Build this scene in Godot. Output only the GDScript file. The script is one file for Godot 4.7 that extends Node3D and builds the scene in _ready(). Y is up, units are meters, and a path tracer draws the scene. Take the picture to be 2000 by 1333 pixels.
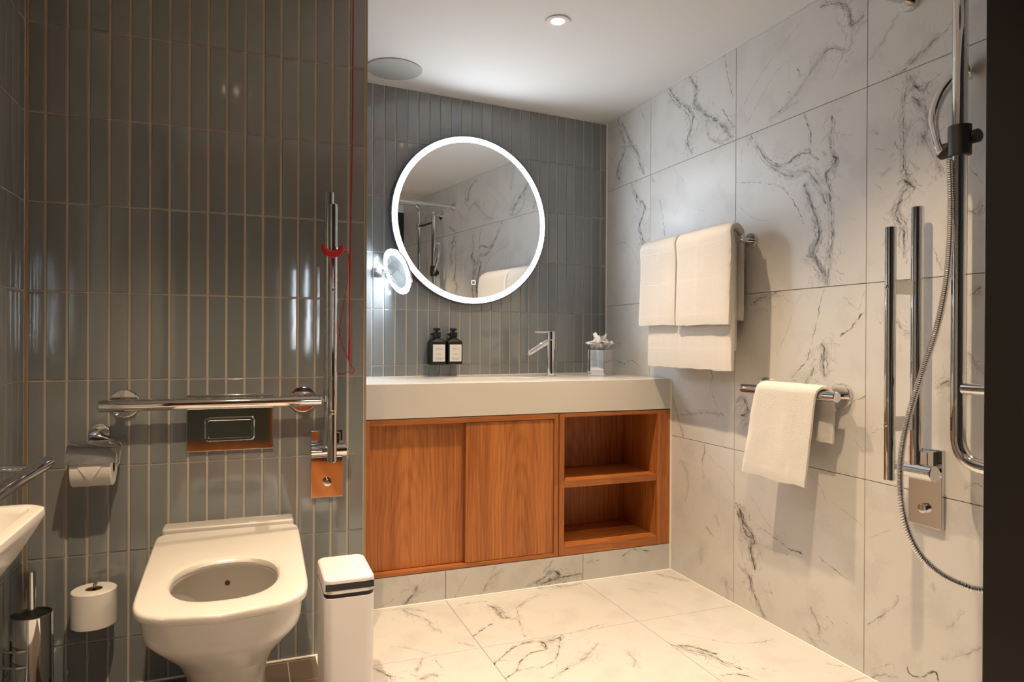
extends Node3D
# A hotel bathroom: sage metro tiles, marble slabs, oak vanity, round lit mirror. Metres, y up; the camera stands in the doorway at x 0, z 0.

const XR := 1.7684      # right wall (marble)
const XL := -0.581      # left wall (tiles)
const ZA := -2.278      # boxed-out wall behind the toilet
const XA := 0.368       # its free corner
const ZB := -3.1764     # back wall where it meets the right wall
const SB := 0.10044     # the back wall runs askew
const HC := 2.165       # ceiling
const ZF := -0.49       # front wall, room side
const ZC := -2.581      # vanity front
const T := 0.602        # marble module
const TW := 0.0526      # metro tile module
const TH := 0.25293

var M := {}
var taken := {}
var cache := {}
var rng := RandomNumberGenerator.new()

func _ready() -> void:
	rng.seed = 7
	camera_and_light()
	materials()
	room_shell()
	bedroom()
	vanity()
	mirror()
	counter_things()
	toilet()
	wc_wall_things()
	left_wall_things()
	bin()
	towels()
	shower()
	ceiling_things()

func camera_and_light() -> void:
	var cam := Camera3D.new()
	cam.name = "camera"
	cam.position = Vector3(0, 1.02376, 0)
	cam.rotation_order = EULER_ORDER_YXZ
	cam.rotation_degrees = Vector3(-0.1177, -21.2513, 0.2937)
	cam.fov = 2.0 * rad_to_deg(atan(666.5 / 1332.03))
	cam.near = 0.02
	add_child(cam)
	var env := Environment.new()
	env.background_mode = Environment.BG_SKY
	var sky := Sky.new()
	var sm := ProceduralSkyMaterial.new()
	sm.sky_top_color = Color(0.72, 0.8, 0.9)
	sm.sky_horizon_color = Color(0.88, 0.92, 0.96)
	sm.ground_horizon_color = Color(0.8, 0.82, 0.84)
	sm.ground_bottom_color = Color(0.55, 0.56, 0.56)
	sm.sky_energy_multiplier = 3.6
	sm.ground_energy_multiplier = 2.8
	sky.sky_material = sm
	env.sky = sky
	env.tonemap_mode = Environment.TONE_MAPPER_LINEAR
	env.tonemap_exposure = 1.12
	env.sdfgi_enabled = true
	env.ssao_enabled = true
	env.ssil_enabled = true
	var we := WorldEnvironment.new()
	we.name = "environment"
	we.environment = env
	add_child(we)

const WARM := Color(1.0, 0.875, 0.715)
const COOL := Color(0.93, 0.965, 1.0)
const LAMPS := [3.2, 3.9, 2.9, 7.5]

# ------------------------------------------------------------------ naming
func numbered(called: String) -> String:
	var n: int = taken.get(called, 0)
	taken[called] = n + 1
	return called if n == 0 else "%s_%03d" % [called, n]

func meta(o: Node, label: String, category: String, group := "") -> Node:
	o.set_meta("label", label)
	o.set_meta("category", category)
	if group != "":
		o.set_meta("group", group)
	return o

func thing(called: String, label: String, category: String, at := Vector3.ZERO, group := "") -> Node3D:
	var o := Node3D.new()
	o.name = numbered(called)
	o.position = at
	add_child(o, true)
	meta(o, label, category, group)
	return o

func part(mesh: Mesh, called: String, m: Material, parent: Node, at := Vector3.ZERO, basis := Basis()) -> MeshInstance3D:
	var o := MeshInstance3D.new()
	o.mesh = mesh
	o.material_override = m
	o.name = called
	o.transform = Transform3D(basis, at)
	parent.add_child(o, true)
	return o

func struct(mesh: Mesh, called: String, m: Material, at := Vector3.ZERO, basis := Basis()) -> MeshInstance3D:
	var o := part(mesh, numbered(called), m, self, at, basis)
	o.set_meta("kind", "structure")
	return o

# ------------------------------------------------------------------ mesh helpers (triangles given counter-clockwise from outside)
func finish(v: PackedVector3Array, crease := 35.0, uv := PackedVector2Array(), orient := true) -> ArrayMesh:
	var n := v.size() / 3
	if orient:
		var c := Vector3.ZERO
		for p in v:
			c += p
		c /= maxf(1.0, v.size())
		var vol := 0.0
		for i in n:
			vol += (v[i * 3] - c).dot((v[i * 3 + 1] - c).cross(v[i * 3 + 2] - c))
		if vol < 0.0:
			for i in n:
				var t := v[i * 3 + 1]
				v[i * 3 + 1] = v[i * 3 + 2]
				v[i * 3 + 2] = t
				if uv.size():
					var q := uv[i * 3 + 1]
					uv[i * 3 + 1] = uv[i * 3 + 2]
					uv[i * 3 + 2] = q
	var fn := PackedVector3Array()
	fn.resize(n)
	var near := {}
	var keys := []
	keys.resize(n * 3)
	for i in n:
		fn[i] = (v[i * 3 + 1] - v[i * 3]).cross(v[i * 3 + 2] - v[i * 3])
		for k in 3:
			var key := Vector3i((v[i * 3 + k] * 50000.0).round())
			keys[i * 3 + k] = key
			if not near.has(key):
				near[key] = []
			near[key].append(i)
	var lim := cos(deg_to_rad(crease))
	var ov := PackedVector3Array()
	var on := PackedVector3Array()
	var ou := PackedVector2Array()
	for i in n:
		var f := fn[i]
		if f.length_squared() < 1e-20:
			continue
		var fu := f.normalized()
		for k in [0, 2, 1]:
			var s := Vector3.ZERO
			for j in near[keys[i * 3 + k]]:
				if fn[j].normalized().dot(fu) >= lim:
					s += fn[j]
			ov.append(v[i * 3 + k])
			on.append(s.normalized() if s.length_squared() > 1e-24 else fu)
			if uv.size():
				ou.append(uv[i * 3 + k])
	var arr := []
	arr.resize(Mesh.ARRAY_MAX)
	arr[Mesh.ARRAY_VERTEX] = ov
	arr[Mesh.ARRAY_NORMAL] = on
	if uv.size():
		arr[Mesh.ARRAY_TEX_UV] = ou
	var out := ArrayMesh.new()
	out.add_surface_from_arrays(Mesh.PRIMITIVE_TRIANGLES, arr)
	return out

func quad(v: PackedVector3Array, a: Vector3, b: Vector3, c: Vector3, d: Vector3) -> void:
	v.append(a); v.append(b); v.append(c); v.append(a); v.append(c); v.append(d)

func loft(v: PackedVector3Array, rings: Array, cap0 := true, cap1 := true, around := false) -> void:
	var m: int = rings.size()
	var n: int = rings[0].size()
	for i in (m if around else m - 1):
		var a: PackedVector3Array = rings[i]
		var b: PackedVector3Array = rings[(i + 1) % m]
		for j in n:
			var k := (j + 1) % n
			quad(v, a[j], a[k], b[k], b[j])
	if cap0:
		cap(v, rings[0], true)
	if cap1:
		cap(v, rings[m - 1], false)

func cap(v: PackedVector3Array, ring: PackedVector3Array, flip: bool) -> void:
	var c := Vector3.ZERO
	for p in ring:
		c += p
	c /= ring.size()
	for j in ring.size():
		var k := (j + 1) % ring.size()
		v.append(c)
		if flip:
			v.append(ring[k]); v.append(ring[j])
		else:
			v.append(ring[j]); v.append(ring[k])

func lofted(rings: Array, crease := 35.0, cap0 := true, cap1 := true, around := false) -> ArrayMesh:
	var v := PackedVector3Array()
	loft(v, rings, cap0, cap1, around)
	return finish(v, crease)

# rounded rectangle in the xz plane
func rrect(w: float, d: float, r: float, y: float, c := Vector2.ZERO, seg := 5) -> PackedVector3Array:
	var o := PackedVector3Array()
	r = clampf(r, 0.0001, minf(w, d) * 0.5 - 0.00005)
	for q in 4:
		var sx: float = [1, -1, -1, 1][q]
		var sz: float = [1, 1, -1, -1][q]
		for i in seg + 1:
			var t := PI * 0.5 * (q + float(i) / seg)
			o.append(Vector3(c.x + sx * (w * 0.5 - r) + r * cos(t), y, c.y + sz * (d * 0.5 - r) + r * sin(t)))
	return o

# levels: [w, d, r, y] or [w, d, r, y, cx, cz]
func rloft(levels: Array, seg := 5, crease := 35.0) -> ArrayMesh:
	var rings := []
	for l in levels:
		rings.append(rrect(l[0], l[1], l[2], l[3], Vector2(l[4], l[5]) if l.size() > 4 else Vector2.ZERO, seg))
	return lofted(rings, crease)

func rbox(s: Vector3, r := 0.002, rc := -1.0, seg := 4) -> ArrayMesh:
	if rc < 0.0:
		rc = r
	var h := s.y * 0.5
	var k := r * 0.293
	return rloft([[s.x - 2 * r, s.z - 2 * r, rc - r, -h], [s.x - 2 * k, s.z - 2 * k, rc - k, -h + k], [s.x, s.z, rc, -h + r], [s.x, s.z, rc, h - r], [s.x - 2 * k, s.z - 2 * k, rc - k, h - k], [s.x - 2 * r, s.z - 2 * r, rc - r, h]], seg, 50.0)

func circle(r: float, y: float, seg := 32, c := Vector2.ZERO) -> PackedVector3Array:
	var o := PackedVector3Array()
	for i in seg:
		var t := TAU * i / seg
		o.append(Vector3(c.x + r * cos(t), y, c.y + r * sin(t)))
	return o

# profile: [r, y] from one end to the other, about the y axis
func lathe(profile: Array, seg := 32, crease := 35.0, around := false) -> ArrayMesh:
	var rings := []
	for p in profile:
		rings.append(circle(maxf(p[0], 0.00005), p[1], seg))
	return lofted(rings, crease, not around, not around, around)

func path_rings(pts: PackedVector3Array, radii: Array, seg: int) -> Array:
	var rings := []
	var n := pts.size()
	var t0 := (pts[1] - pts[0]).normalized()
	var up := Vector3.UP if absf(t0.y) < 0.9 else Vector3.RIGHT
	var side := t0.cross(up).normalized()
	for i in n:
		var t := (pts[mini(i + 1, n - 1)] - pts[maxi(i - 1, 0)]).normalized()
		side = (side - t * side.dot(t)).normalized()
		var nor := side.cross(t)
		var r: float = radii[i] if radii.size() == n else radii[0]
		var ring := PackedVector3Array()
		for j in seg:
			var a := TAU * j / seg
			ring.append(pts[i] + side * (r * cos(a)) + nor * (r * sin(a)))
		rings.append(ring)
	return rings

func tube(pts: PackedVector3Array, radii: Array, seg := 20, crease := 40.0) -> ArrayMesh:
	return lofted(path_rings(pts, radii, seg), crease)

# a straight bar with softly broken ends
func rod(a: Vector3, b: Vector3, r: float, seg := 24) -> ArrayMesh:
	var t := (b - a).normalized()
	var e := minf(r * 0.18, 0.002)
	return tube(PackedVector3Array([a, a + t * e, b - t * e, b]), [r - e, r, r, r - e], seg)

# polyline with rounded corners
func rounded(pts: Array, r: float, seg := 8) -> PackedVector3Array:
	var o := PackedVector3Array([pts[0]])
	for i in range(1, pts.size() - 1):
		var p: Vector3 = pts[i]
		var a: Vector3 = p + (pts[i - 1] - p).normalized() * r
		var b: Vector3 = p + (pts[i + 1] - p).normalized() * r
		for k in seg + 1:
			var t := float(k) / seg
			o.append(a.lerp(p, t).lerp(p.lerp(b, t), t))
	o.append(pts[pts.size() - 1])
	return o

func smooth(pts: Array, step := 0.01) -> PackedVector3Array:
	var c := Curve3D.new()
	c.bake_interval = step
	for i in pts.size():
		var a: Vector3 = pts[maxi(i - 1, 0)]
		var b: Vector3 = pts[mini(i + 1, pts.size() - 1)]
		var h := (b - a) / 6.0
		c.add_point(pts[i], -h, h)
	return c.get_baked_points()

func facing(n: Vector3) -> Basis:   # a basis whose y axis is n
	n = n.normalized()
	var x := Vector3.UP.cross(n)
	x = Vector3.RIGHT if x.length() < 0.01 else x.normalized()
	return Basis(x, n, x.cross(n))

func disc_on(called: String, m: Material, parent: Node, at: Vector3, n: Vector3, r: float, t := 0.008, edge := 0.002) -> MeshInstance3D:
	return part(lathe([[r, 0.0], [r, t - edge], [r - edge * 0.4, t - edge * 0.3], [r - edge * 1.2, t]], 40), called, m, parent, at, facing(n))

# box with sharp corners, flat faces, uv in metres by face
func slab(lo: Vector3, hi: Vector3) -> ArrayMesh:
	var v := PackedVector3Array()
	var p := []
	for i in 8:
		p.append(Vector3(hi.x if i & 1 else lo.x, hi.y if i & 2 else lo.y, hi.z if i & 4 else lo.z))
	for f in [[0, 2, 3, 1], [4, 5, 7, 6], [0, 1, 5, 4], [2, 6, 7, 3], [0, 4, 6, 2], [1, 3, 7, 5]]:
		quad(v, p[f[0]], p[f[1]], p[f[2]], p[f[3]])
	return finish(v, 10.0)

# a tile: x across, y up, z out; broken edges, a face that may swell a little; uv over the given window of the print
func tile_mesh(w: float, h: float, d: float, bx: float, by: float, bz: float, win := Rect2(0, 0, 1, 1), swell := 0.0) -> ArrayMesh:
	var key := "%d %d %d %d %s" % [roundi(w * 2e4), roundi(h * 2e4), roundi(bx * 1e5), roundi(d * 1e5), win]
	if cache.has(key):
		return cache[key]
	var v := PackedVector3Array()
	var rings := []
	for l in [[0.0, 0.0, -0.004], [0.0, 0.0, d - bz], [bx * 0.35, by * 0.35, d - bz * 0.25], [bx, by, d]]:
		rings.append(PackedVector3Array([Vector3(l[0], l[1], l[2]), Vector3(w - l[0], l[1], l[2]), Vector3(w - l[0], h - l[1], l[2]), Vector3(l[0], h - l[1], l[2])]))
	for i in 3:
		for j in 4:
			quad(v, rings[i][j], rings[i][(j + 1) % 4], rings[i + 1][(j + 1) % 4], rings[i + 1][j])
	var cols := 6 if swell > 0.0 else 1
	for i in cols:
		var f0 := float(i) / cols
		var f1 := float(i + 1) / cols
		var x0 := lerpf(bx, w - bx, f0)
		var x1 := lerpf(bx, w - bx, f1)
		var z0 := d + swell * 4.0 * f0 * (1.0 - f0)
		var z1 := d + swell * 4.0 * f1 * (1.0 - f1)
		quad(v, Vector3(x0, by, z0), Vector3(x1, by, z1), Vector3(x1, h - by, z1), Vector3(x0, h - by, z0))
	var uv := PackedVector2Array()
	for p in v:
		uv.append(Vector2(win.position.x + win.size.x * p.x / w, 1.0 - (win.position.y + win.size.y * p.y / h)))
	var m := finish(v, 12.0, uv, false)
	cache[key] = m
	return m

# ------------------------------------------------------------------ materials
func mat(called: String, c: Color, rough: float, metal := 0.0, spec := 0.5) -> StandardMaterial3D:
	var m := StandardMaterial3D.new()
	m.resource_name = called
	m.albedo_color = c
	m.roughness = rough
	m.metallic = metal
	m.metallic_specular = spec
	M[called] = m
	return m

func glow(called: String, c: Color, e: float) -> StandardMaterial3D:
	var m := mat(called, Color(0.9, 0.9, 0.9), 0.5)
	m.emission_enabled = true
	m.emission = c
	m.emission_energy_multiplier = e
	return m

func noise_tex(freq: float, size := 512, normal := false, strength := 4.0, octaves := 3, seed_ := 1) -> NoiseTexture2D:
	var n := FastNoiseLite.new()
	n.seed = seed_
	n.frequency = freq
	n.fractal_octaves = octaves
	var t := NoiseTexture2D.new()
	t.noise = n
	t.width = size
	t.height = size
	t.seamless = true
	t.as_normal_map = normal
	t.bump_strength = strength
	return t

func materials() -> void:
	mat("chrome", Color(0.86, 0.86, 0.87), 0.045, 1.0)
	mat("chrome_soft", Color(0.8, 0.8, 0.8), 0.14, 1.0)
	mat("mirror_glass", Color(0.93, 0.94, 0.94), 0.0, 1.0)
	mat("grout", Color(0.73, 0.7, 0.66), 0.85)
	mat("floor_grout", Color(0.7, 0.65, 0.59), 0.9)
	mat("marble_grout", Color(0.5, 0.49, 0.47), 0.9)
	mat("sealant", Color(0.92, 0.91, 0.89), 0.45)
	mat("plaster", Color(0.81, 0.81, 0.81), 0.9)
	mat("porcelain", Color(0.83, 0.815, 0.795), 0.12)
	mat("seat_white", Color(0.83, 0.815, 0.795), 0.26)
	mat("solid_surface", Color(0.83, 0.82, 0.8), 0.2)
	mat("black_plastic", Color(0.025, 0.027, 0.03), 0.38)
	mat("holder_black", Color(0.03, 0.034, 0.035), 0.5)
	mat("dark_timber", Color(0.06, 0.048, 0.046), 0.5)
	mat("bin_white", Color(0.86, 0.85, 0.86), 0.4)
	mat("glass_black", Color(0.015, 0.02, 0.03), 0.06)
	mat("red_cord", Color(0.62, 0.02, 0.035), 0.75)
	mat("paper", Color(0.9, 0.89, 0.87), 0.95)
	mat("cardboard", Color(0.42, 0.27, 0.17), 0.9)
	mat("trim_metal", Color(0.64, 0.55, 0.46), 0.4, 0.4)
	mat("mirror_edge", Color(0.33, 0.34, 0.36), 0.35, 0.5)
	mat("mosaic", Color(0.36, 0.31, 0.27), 0.45)
	mat("curtain", Color(0.3, 0.33, 0.32), 0.95)
	mat("hall_wall", Color(0.37, 0.44, 0.41), 0.85)
	mat("label_print", Color(0.8, 0.8, 0.79), 0.6)
	mat("grille", Color(0.62, 0.63, 0.63), 0.7)
	mat("drain_dark", Color(0.12, 0.1, 0.08), 0.5)
	glow("led_white", Color(0.94, 0.97, 1.0), 2.6)
	glow("lamp_warm", Color(1.0, 0.9, 0.74), 3.0)
	glow("touch_mark", Color(0.9, 0.95, 1.0), 0.9)
	# glazed tiles: one glaze, a few firings
	var wave := noise_tex(0.006, 256, true, 2.5, 2, 5)
	for i in 6:
		var c := Color(0.482, 0.503, 0.512)
		c = c * (1.0 + 0.035 * (i - 2.5) / 2.5)
		c = Color(c.r + 0.004 * ((i * 7) % 3 - 1), c.g, c.b + 0.005 * ((i * 5) % 3 - 1))
		var m := mat("glaze_%d" % i, c, 0.08, 0.0, 0.7)
		m.normal_enabled = true
		m.normal_texture = wave
		m.normal_scale = 0.12
		m.uv1_scale = Vector3(0.35, 1.0, 1)
		m.uv1_offset = Vector3(0.17 * i, 0.29 * i, 0)
	# terry cloth
	var terry := mat("terry", Color(0.93, 0.915, 0.895), 1.0, 0.0, 0.2)
	terry.heightmap_enabled = true
	terry.heightmap_texture = noise_tex(0.09, 512, false, 4.0, 2, 9)
	terry.heightmap_scale = 0.4
	terry.uv1_triplanar = true
	terry.uv1_scale = Vector3(7.5, 7.5, 7.5)
	terry.rim_enabled = true
	terry.rim = 0.35
	terry.rim_tint = 1.0
	var tissue := mat("tissue", Color(0.9, 0.9, 0.9), 0.95)
	tissue.backlight_enabled = true
	tissue.backlight = Color(0.3, 0.3, 0.3)
	wood_materials()

func wood_materials() -> void:
	var n := FastNoiseLite.new()
	n.seed = 3
	n.frequency = 1.0
	n.fractal_octaves = 2
	var fine := FastNoiseLite.new()
	fine.seed = 8
	fine.frequency = 1.0
	fine.fractal_octaves = 2
	var light := Color(0.755, 0.485, 0.25)
	var dark := Color(0.53, 0.285, 0.115)
	for k in 3:
		var w := 320
		var h := 448
		var im := Image.create(w, h, false, Image.FORMAT_RGB8)
		var cu := [0.36, 0.62, 3.0][k] as float
		for y in h:
			var fy := float(y) / h
			for x in w:
				var fx := float(x) / w
				var d := absf(fx - cu + 0.03 * n.get_noise_2d(fy * 1.1 + k * 9.0, 4.0))
				var hill := sqrt(d * d * 9.0 + pow(0.55 * (1.15 - fy), 2.0) * exp(-d * d * 14.0))
				var f := 9.0 * hill + 0.35 * n.get_noise_2d(fx * 3.0 + k * 7.0, fy * 0.9)
				var ring := pow(absf(fposmod(f, 1.0) - 0.5) * 2.0, 2.0)
				var pore := fine.get_noise_2d(fx * 150.0 + k * 31.0, fy * 3.5)
				var streak := fine.get_noise_2d(fx * 38.0 + k * 17.0, fy * 1.2 + 60.0)
				var band := n.get_noise_2d(fx * 4.2 + 50.0 + k * 3.0, fy * 0.35)
				var t := clampf(0.33 + 0.26 * ring + 0.3 * pore + 0.3 * streak + 0.35 * band, 0.0, 1.0)
				im.set_pixel(x, y, light.lerp(dark, t))
		var m := mat("oak_%d" % k, Color(1, 1, 1), 0.42)
		m.albedo_texture = ImageTexture.create_from_image(im.duplicate())
		if k == 2:
			m.uv1_triplanar = true
			m.uv1_scale = Vector3(1.7, 1.7, 1.7)
			var flat := mat("oak_level", Color(1, 1, 1), 0.42)
			im.rotate_90(CLOCKWISE)
			flat.albedo_texture = ImageTexture.create_from_image(im)
			flat.uv1_triplanar = true
			flat.uv1_scale = Vector3(1.7, 1.7, 1.7)

# ------------------------------------------------------------------ marble
var brushes := {}
var clouds := []

func brush(r: float, a: float) -> Image:
	var rr := maxi(1, ceili(r))
	var ai := clampi(roundi(a * 24.0), 1, 24)
	var key := Vector2i(roundi(r * 4.0), ai)
	if brushes.has(key):
		return brushes[key]
	var s := rr * 2 + 3
	var im := Image.create(s, s, false, Image.FORMAT_RGBA8)
	var c := s * 0.5
	for y in s:
		for x in s:
			var d := Vector2(x + 0.5 - c, y + 0.5 - c).length() / maxf(r, 0.7)
			var q := clampf(1.0 - d, 0.0, 1.0)
			im.set_pixel(x, y, Color(0.235, 0.225, 0.215, (ai / 24.0) * q * q * (3.0 - 2.0 * q)))
	brushes[key] = im
	return im

func strand(im: Image, pts: PackedVector2Array, r: float, a: float, jag: float, n: FastNoiseLite, ph: float) -> void:
	var size := im.get_width()
	var run := 0.0
	for i in pts.size() - 1:
		var p := pts[i]
		var q := pts[i + 1]
		var l := p.distance_to(q) * size
		var steps := maxi(1, ceili(l / maxf(0.8, r * 0.55)))
		var side := (q - p).orthogonal().normalized()
		for s in steps:
			var t := float(s) / steps
			var u := run + l * t
			var off := jag * (n.get_noise_2d(u * 0.5, ph) * 5.0 + n.get_noise_2d(u * 0.14, ph + 40.0) * 12.0)
			var amp := clampf(0.66 + 1.1 * n.get_noise_2d(u * 0.11, ph + 90.0), 0.05, 1.0)
			var wr := r * clampf(0.85 + 1.1 * n.get_noise_2d(u * 0.08, ph + 140.0), 0.35, 1.7)
			var b := brush(wr, a * amp)
			var at := (p.lerp(q, t) + side * (off / size))
			im.blend_rect(b, Rect2i(0, 0, b.get_width(), b.get_height()), Vector2i(roundi(at.x * size - b.get_width() * 0.5), roundi((1.0 - at.y) * size - b.get_height() * 0.5)))
		run += l

func marble(key: String, tone: float, rough: float) -> StandardMaterial3D:
	var called := "marble_" + key
	if M.has(called):
		return M[called]
	var size := 512
	var h := absi(hash(key))
	if clouds.is_empty():
		var n1 := FastNoiseLite.new()
		n1.frequency = 0.006
		n1.fractal_octaves = 4
		n1.domain_warp_enabled = true
		n1.domain_warp_amplitude = 60.0
		for k in 3:
			n1.seed = 20 + k
			var src := n1.get_image(size, size, false, false, true)
			var im := Image.create(size, size, false, Image.FORMAT_RGBA8)
			var data := PackedByteArray()
			data.resize(size * size * 4)
			var raw := src.get_data()
			for i in size * size:
				var g := raw[i] / 255.0
				var c := 228.0 - 9.0 * clampf((0.45 - g) * 3.0, 0.0, 1.0)
				data[i * 4] = int(c)
				data[i * 4 + 1] = int(c - 1)
				data[i * 4 + 2] = int(c - 3)
				data[i * 4 + 3] = 255
			im.set_data(size, size, false, Image.FORMAT_RGBA8, data)
			clouds.append(im)
	var im: Image = clouds[h % 3].duplicate()
	var n := FastNoiseLite.new()
	n.seed = h % 1000
	n.frequency = 0.35
	n.fractal_octaves = 3
	var list: Array = VEINS.get(key, [])
	if list.is_empty():
		var r := RandomNumberGenerator.new()
		r.seed = h
		for k in 6:
			var a := Vector2(r.randf(), r.randf())
			var ang := r.randf_range(0.9, 1.9)
			var vv := [r.randf_range(1.5, 4.0), r.randf_range(0.35, 0.75), r.randf_range(0.2, 0.9)]
			for s in 4:
				vv.append_array([a.x, a.y])
				ang += r.randf_range(-0.4, 0.4)
				a += Vector2(cos(ang), -sin(ang)) * r.randf_range(0.06, 0.14)
			list.append(vv)
	var ph := 0.0
	for vv in list:
		var pts := PackedVector2Array()
		for i in range(3, vv.size(), 2):
			pts.append(Vector2(vv[i], vv[i + 1]))
		var fine := PackedVector2Array()
		for i in pts.size() - 1:
			for s in 6:
				var p0 := pts[maxi(i - 1, 0)]
				var p3 := pts[mini(i + 2, pts.size() - 1)]
				fine.append(pts[i].cubic_interpolate(pts[i + 1], p0, p3, s / 6.0))
		fine.append(pts[pts.size() - 1])
		ph += 17.3
		var r: float = vv[0] / 602.0 * size * 0.85
		var d: float = vv[1]
		var sm: float = vv[2]
		if sm > 0.25:
			strand(im, fine, 5.0 + 10.0 * sm, 0.12 * sm, 1.2, n, ph + 3.0)
		strand(im, fine, r, d * 0.95, 0.32, n, ph)
		if sm > 0.3:
			for k in int(2 + sm * 4.0):
				var moved := PackedVector2Array()
				var off := Vector2(sin(ph + k * 2.1), cos(ph * 1.3 + k * 1.7)) * (0.008 + 0.018 * sm)
				for i in fine.size():
					var e := float(i) / fine.size()
					if e > 0.12 * (k % 3) and e < 1.0 - 0.13 * ((k + 1) % 3):
						moved.append(fine[i] + off)
				if moved.size() > 1:
					strand(im, moved, maxf(0.9, r * 0.5), d * 0.5, 0.55, n, ph + k * 5.0)
			# short cracks crowding about the vein
			var cr := RandomNumberGenerator.new()
			cr.seed = h + int(ph)
			for k in int(fine.size() * sm * 2.4):
				var i := cr.randi_range(0, fine.size() - 2)
				var along := (fine[i + 1] - fine[i]).normalized()
				var spread := 0.02 + 0.03 * sm
				var a := fine[i] + along.orthogonal() * cr.randfn(0.0, spread) + along * cr.randf_range(-0.03, 0.03)
				var to := along.rotated(cr.randfn(0.0, 0.7)) * cr.randf_range(0.02, 0.085)
				var bend := to.orthogonal() * cr.randf_range(-0.3, 0.3)
				var soft := cr.randf() < 0.3
				strand(im, PackedVector2Array([a, a + to * 0.33 + bend, a + to * 0.7 + bend * 0.6, a + to]), cr.randf_range(3.0, 7.0) if soft else cr.randf_range(0.8, 1.5), d * (cr.randf_range(0.04, 0.12) if soft else cr.randf_range(0.15, 0.6)), 0.25, n, ph + k * 3.7)
	var m := mat(called, Color(tone, tone, tone), rough)
	im.convert(Image.FORMAT_RGB8)
	m.albedo_texture = ImageTexture.create_from_image(im)
	m.texture_repeat = false
	return m
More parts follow.
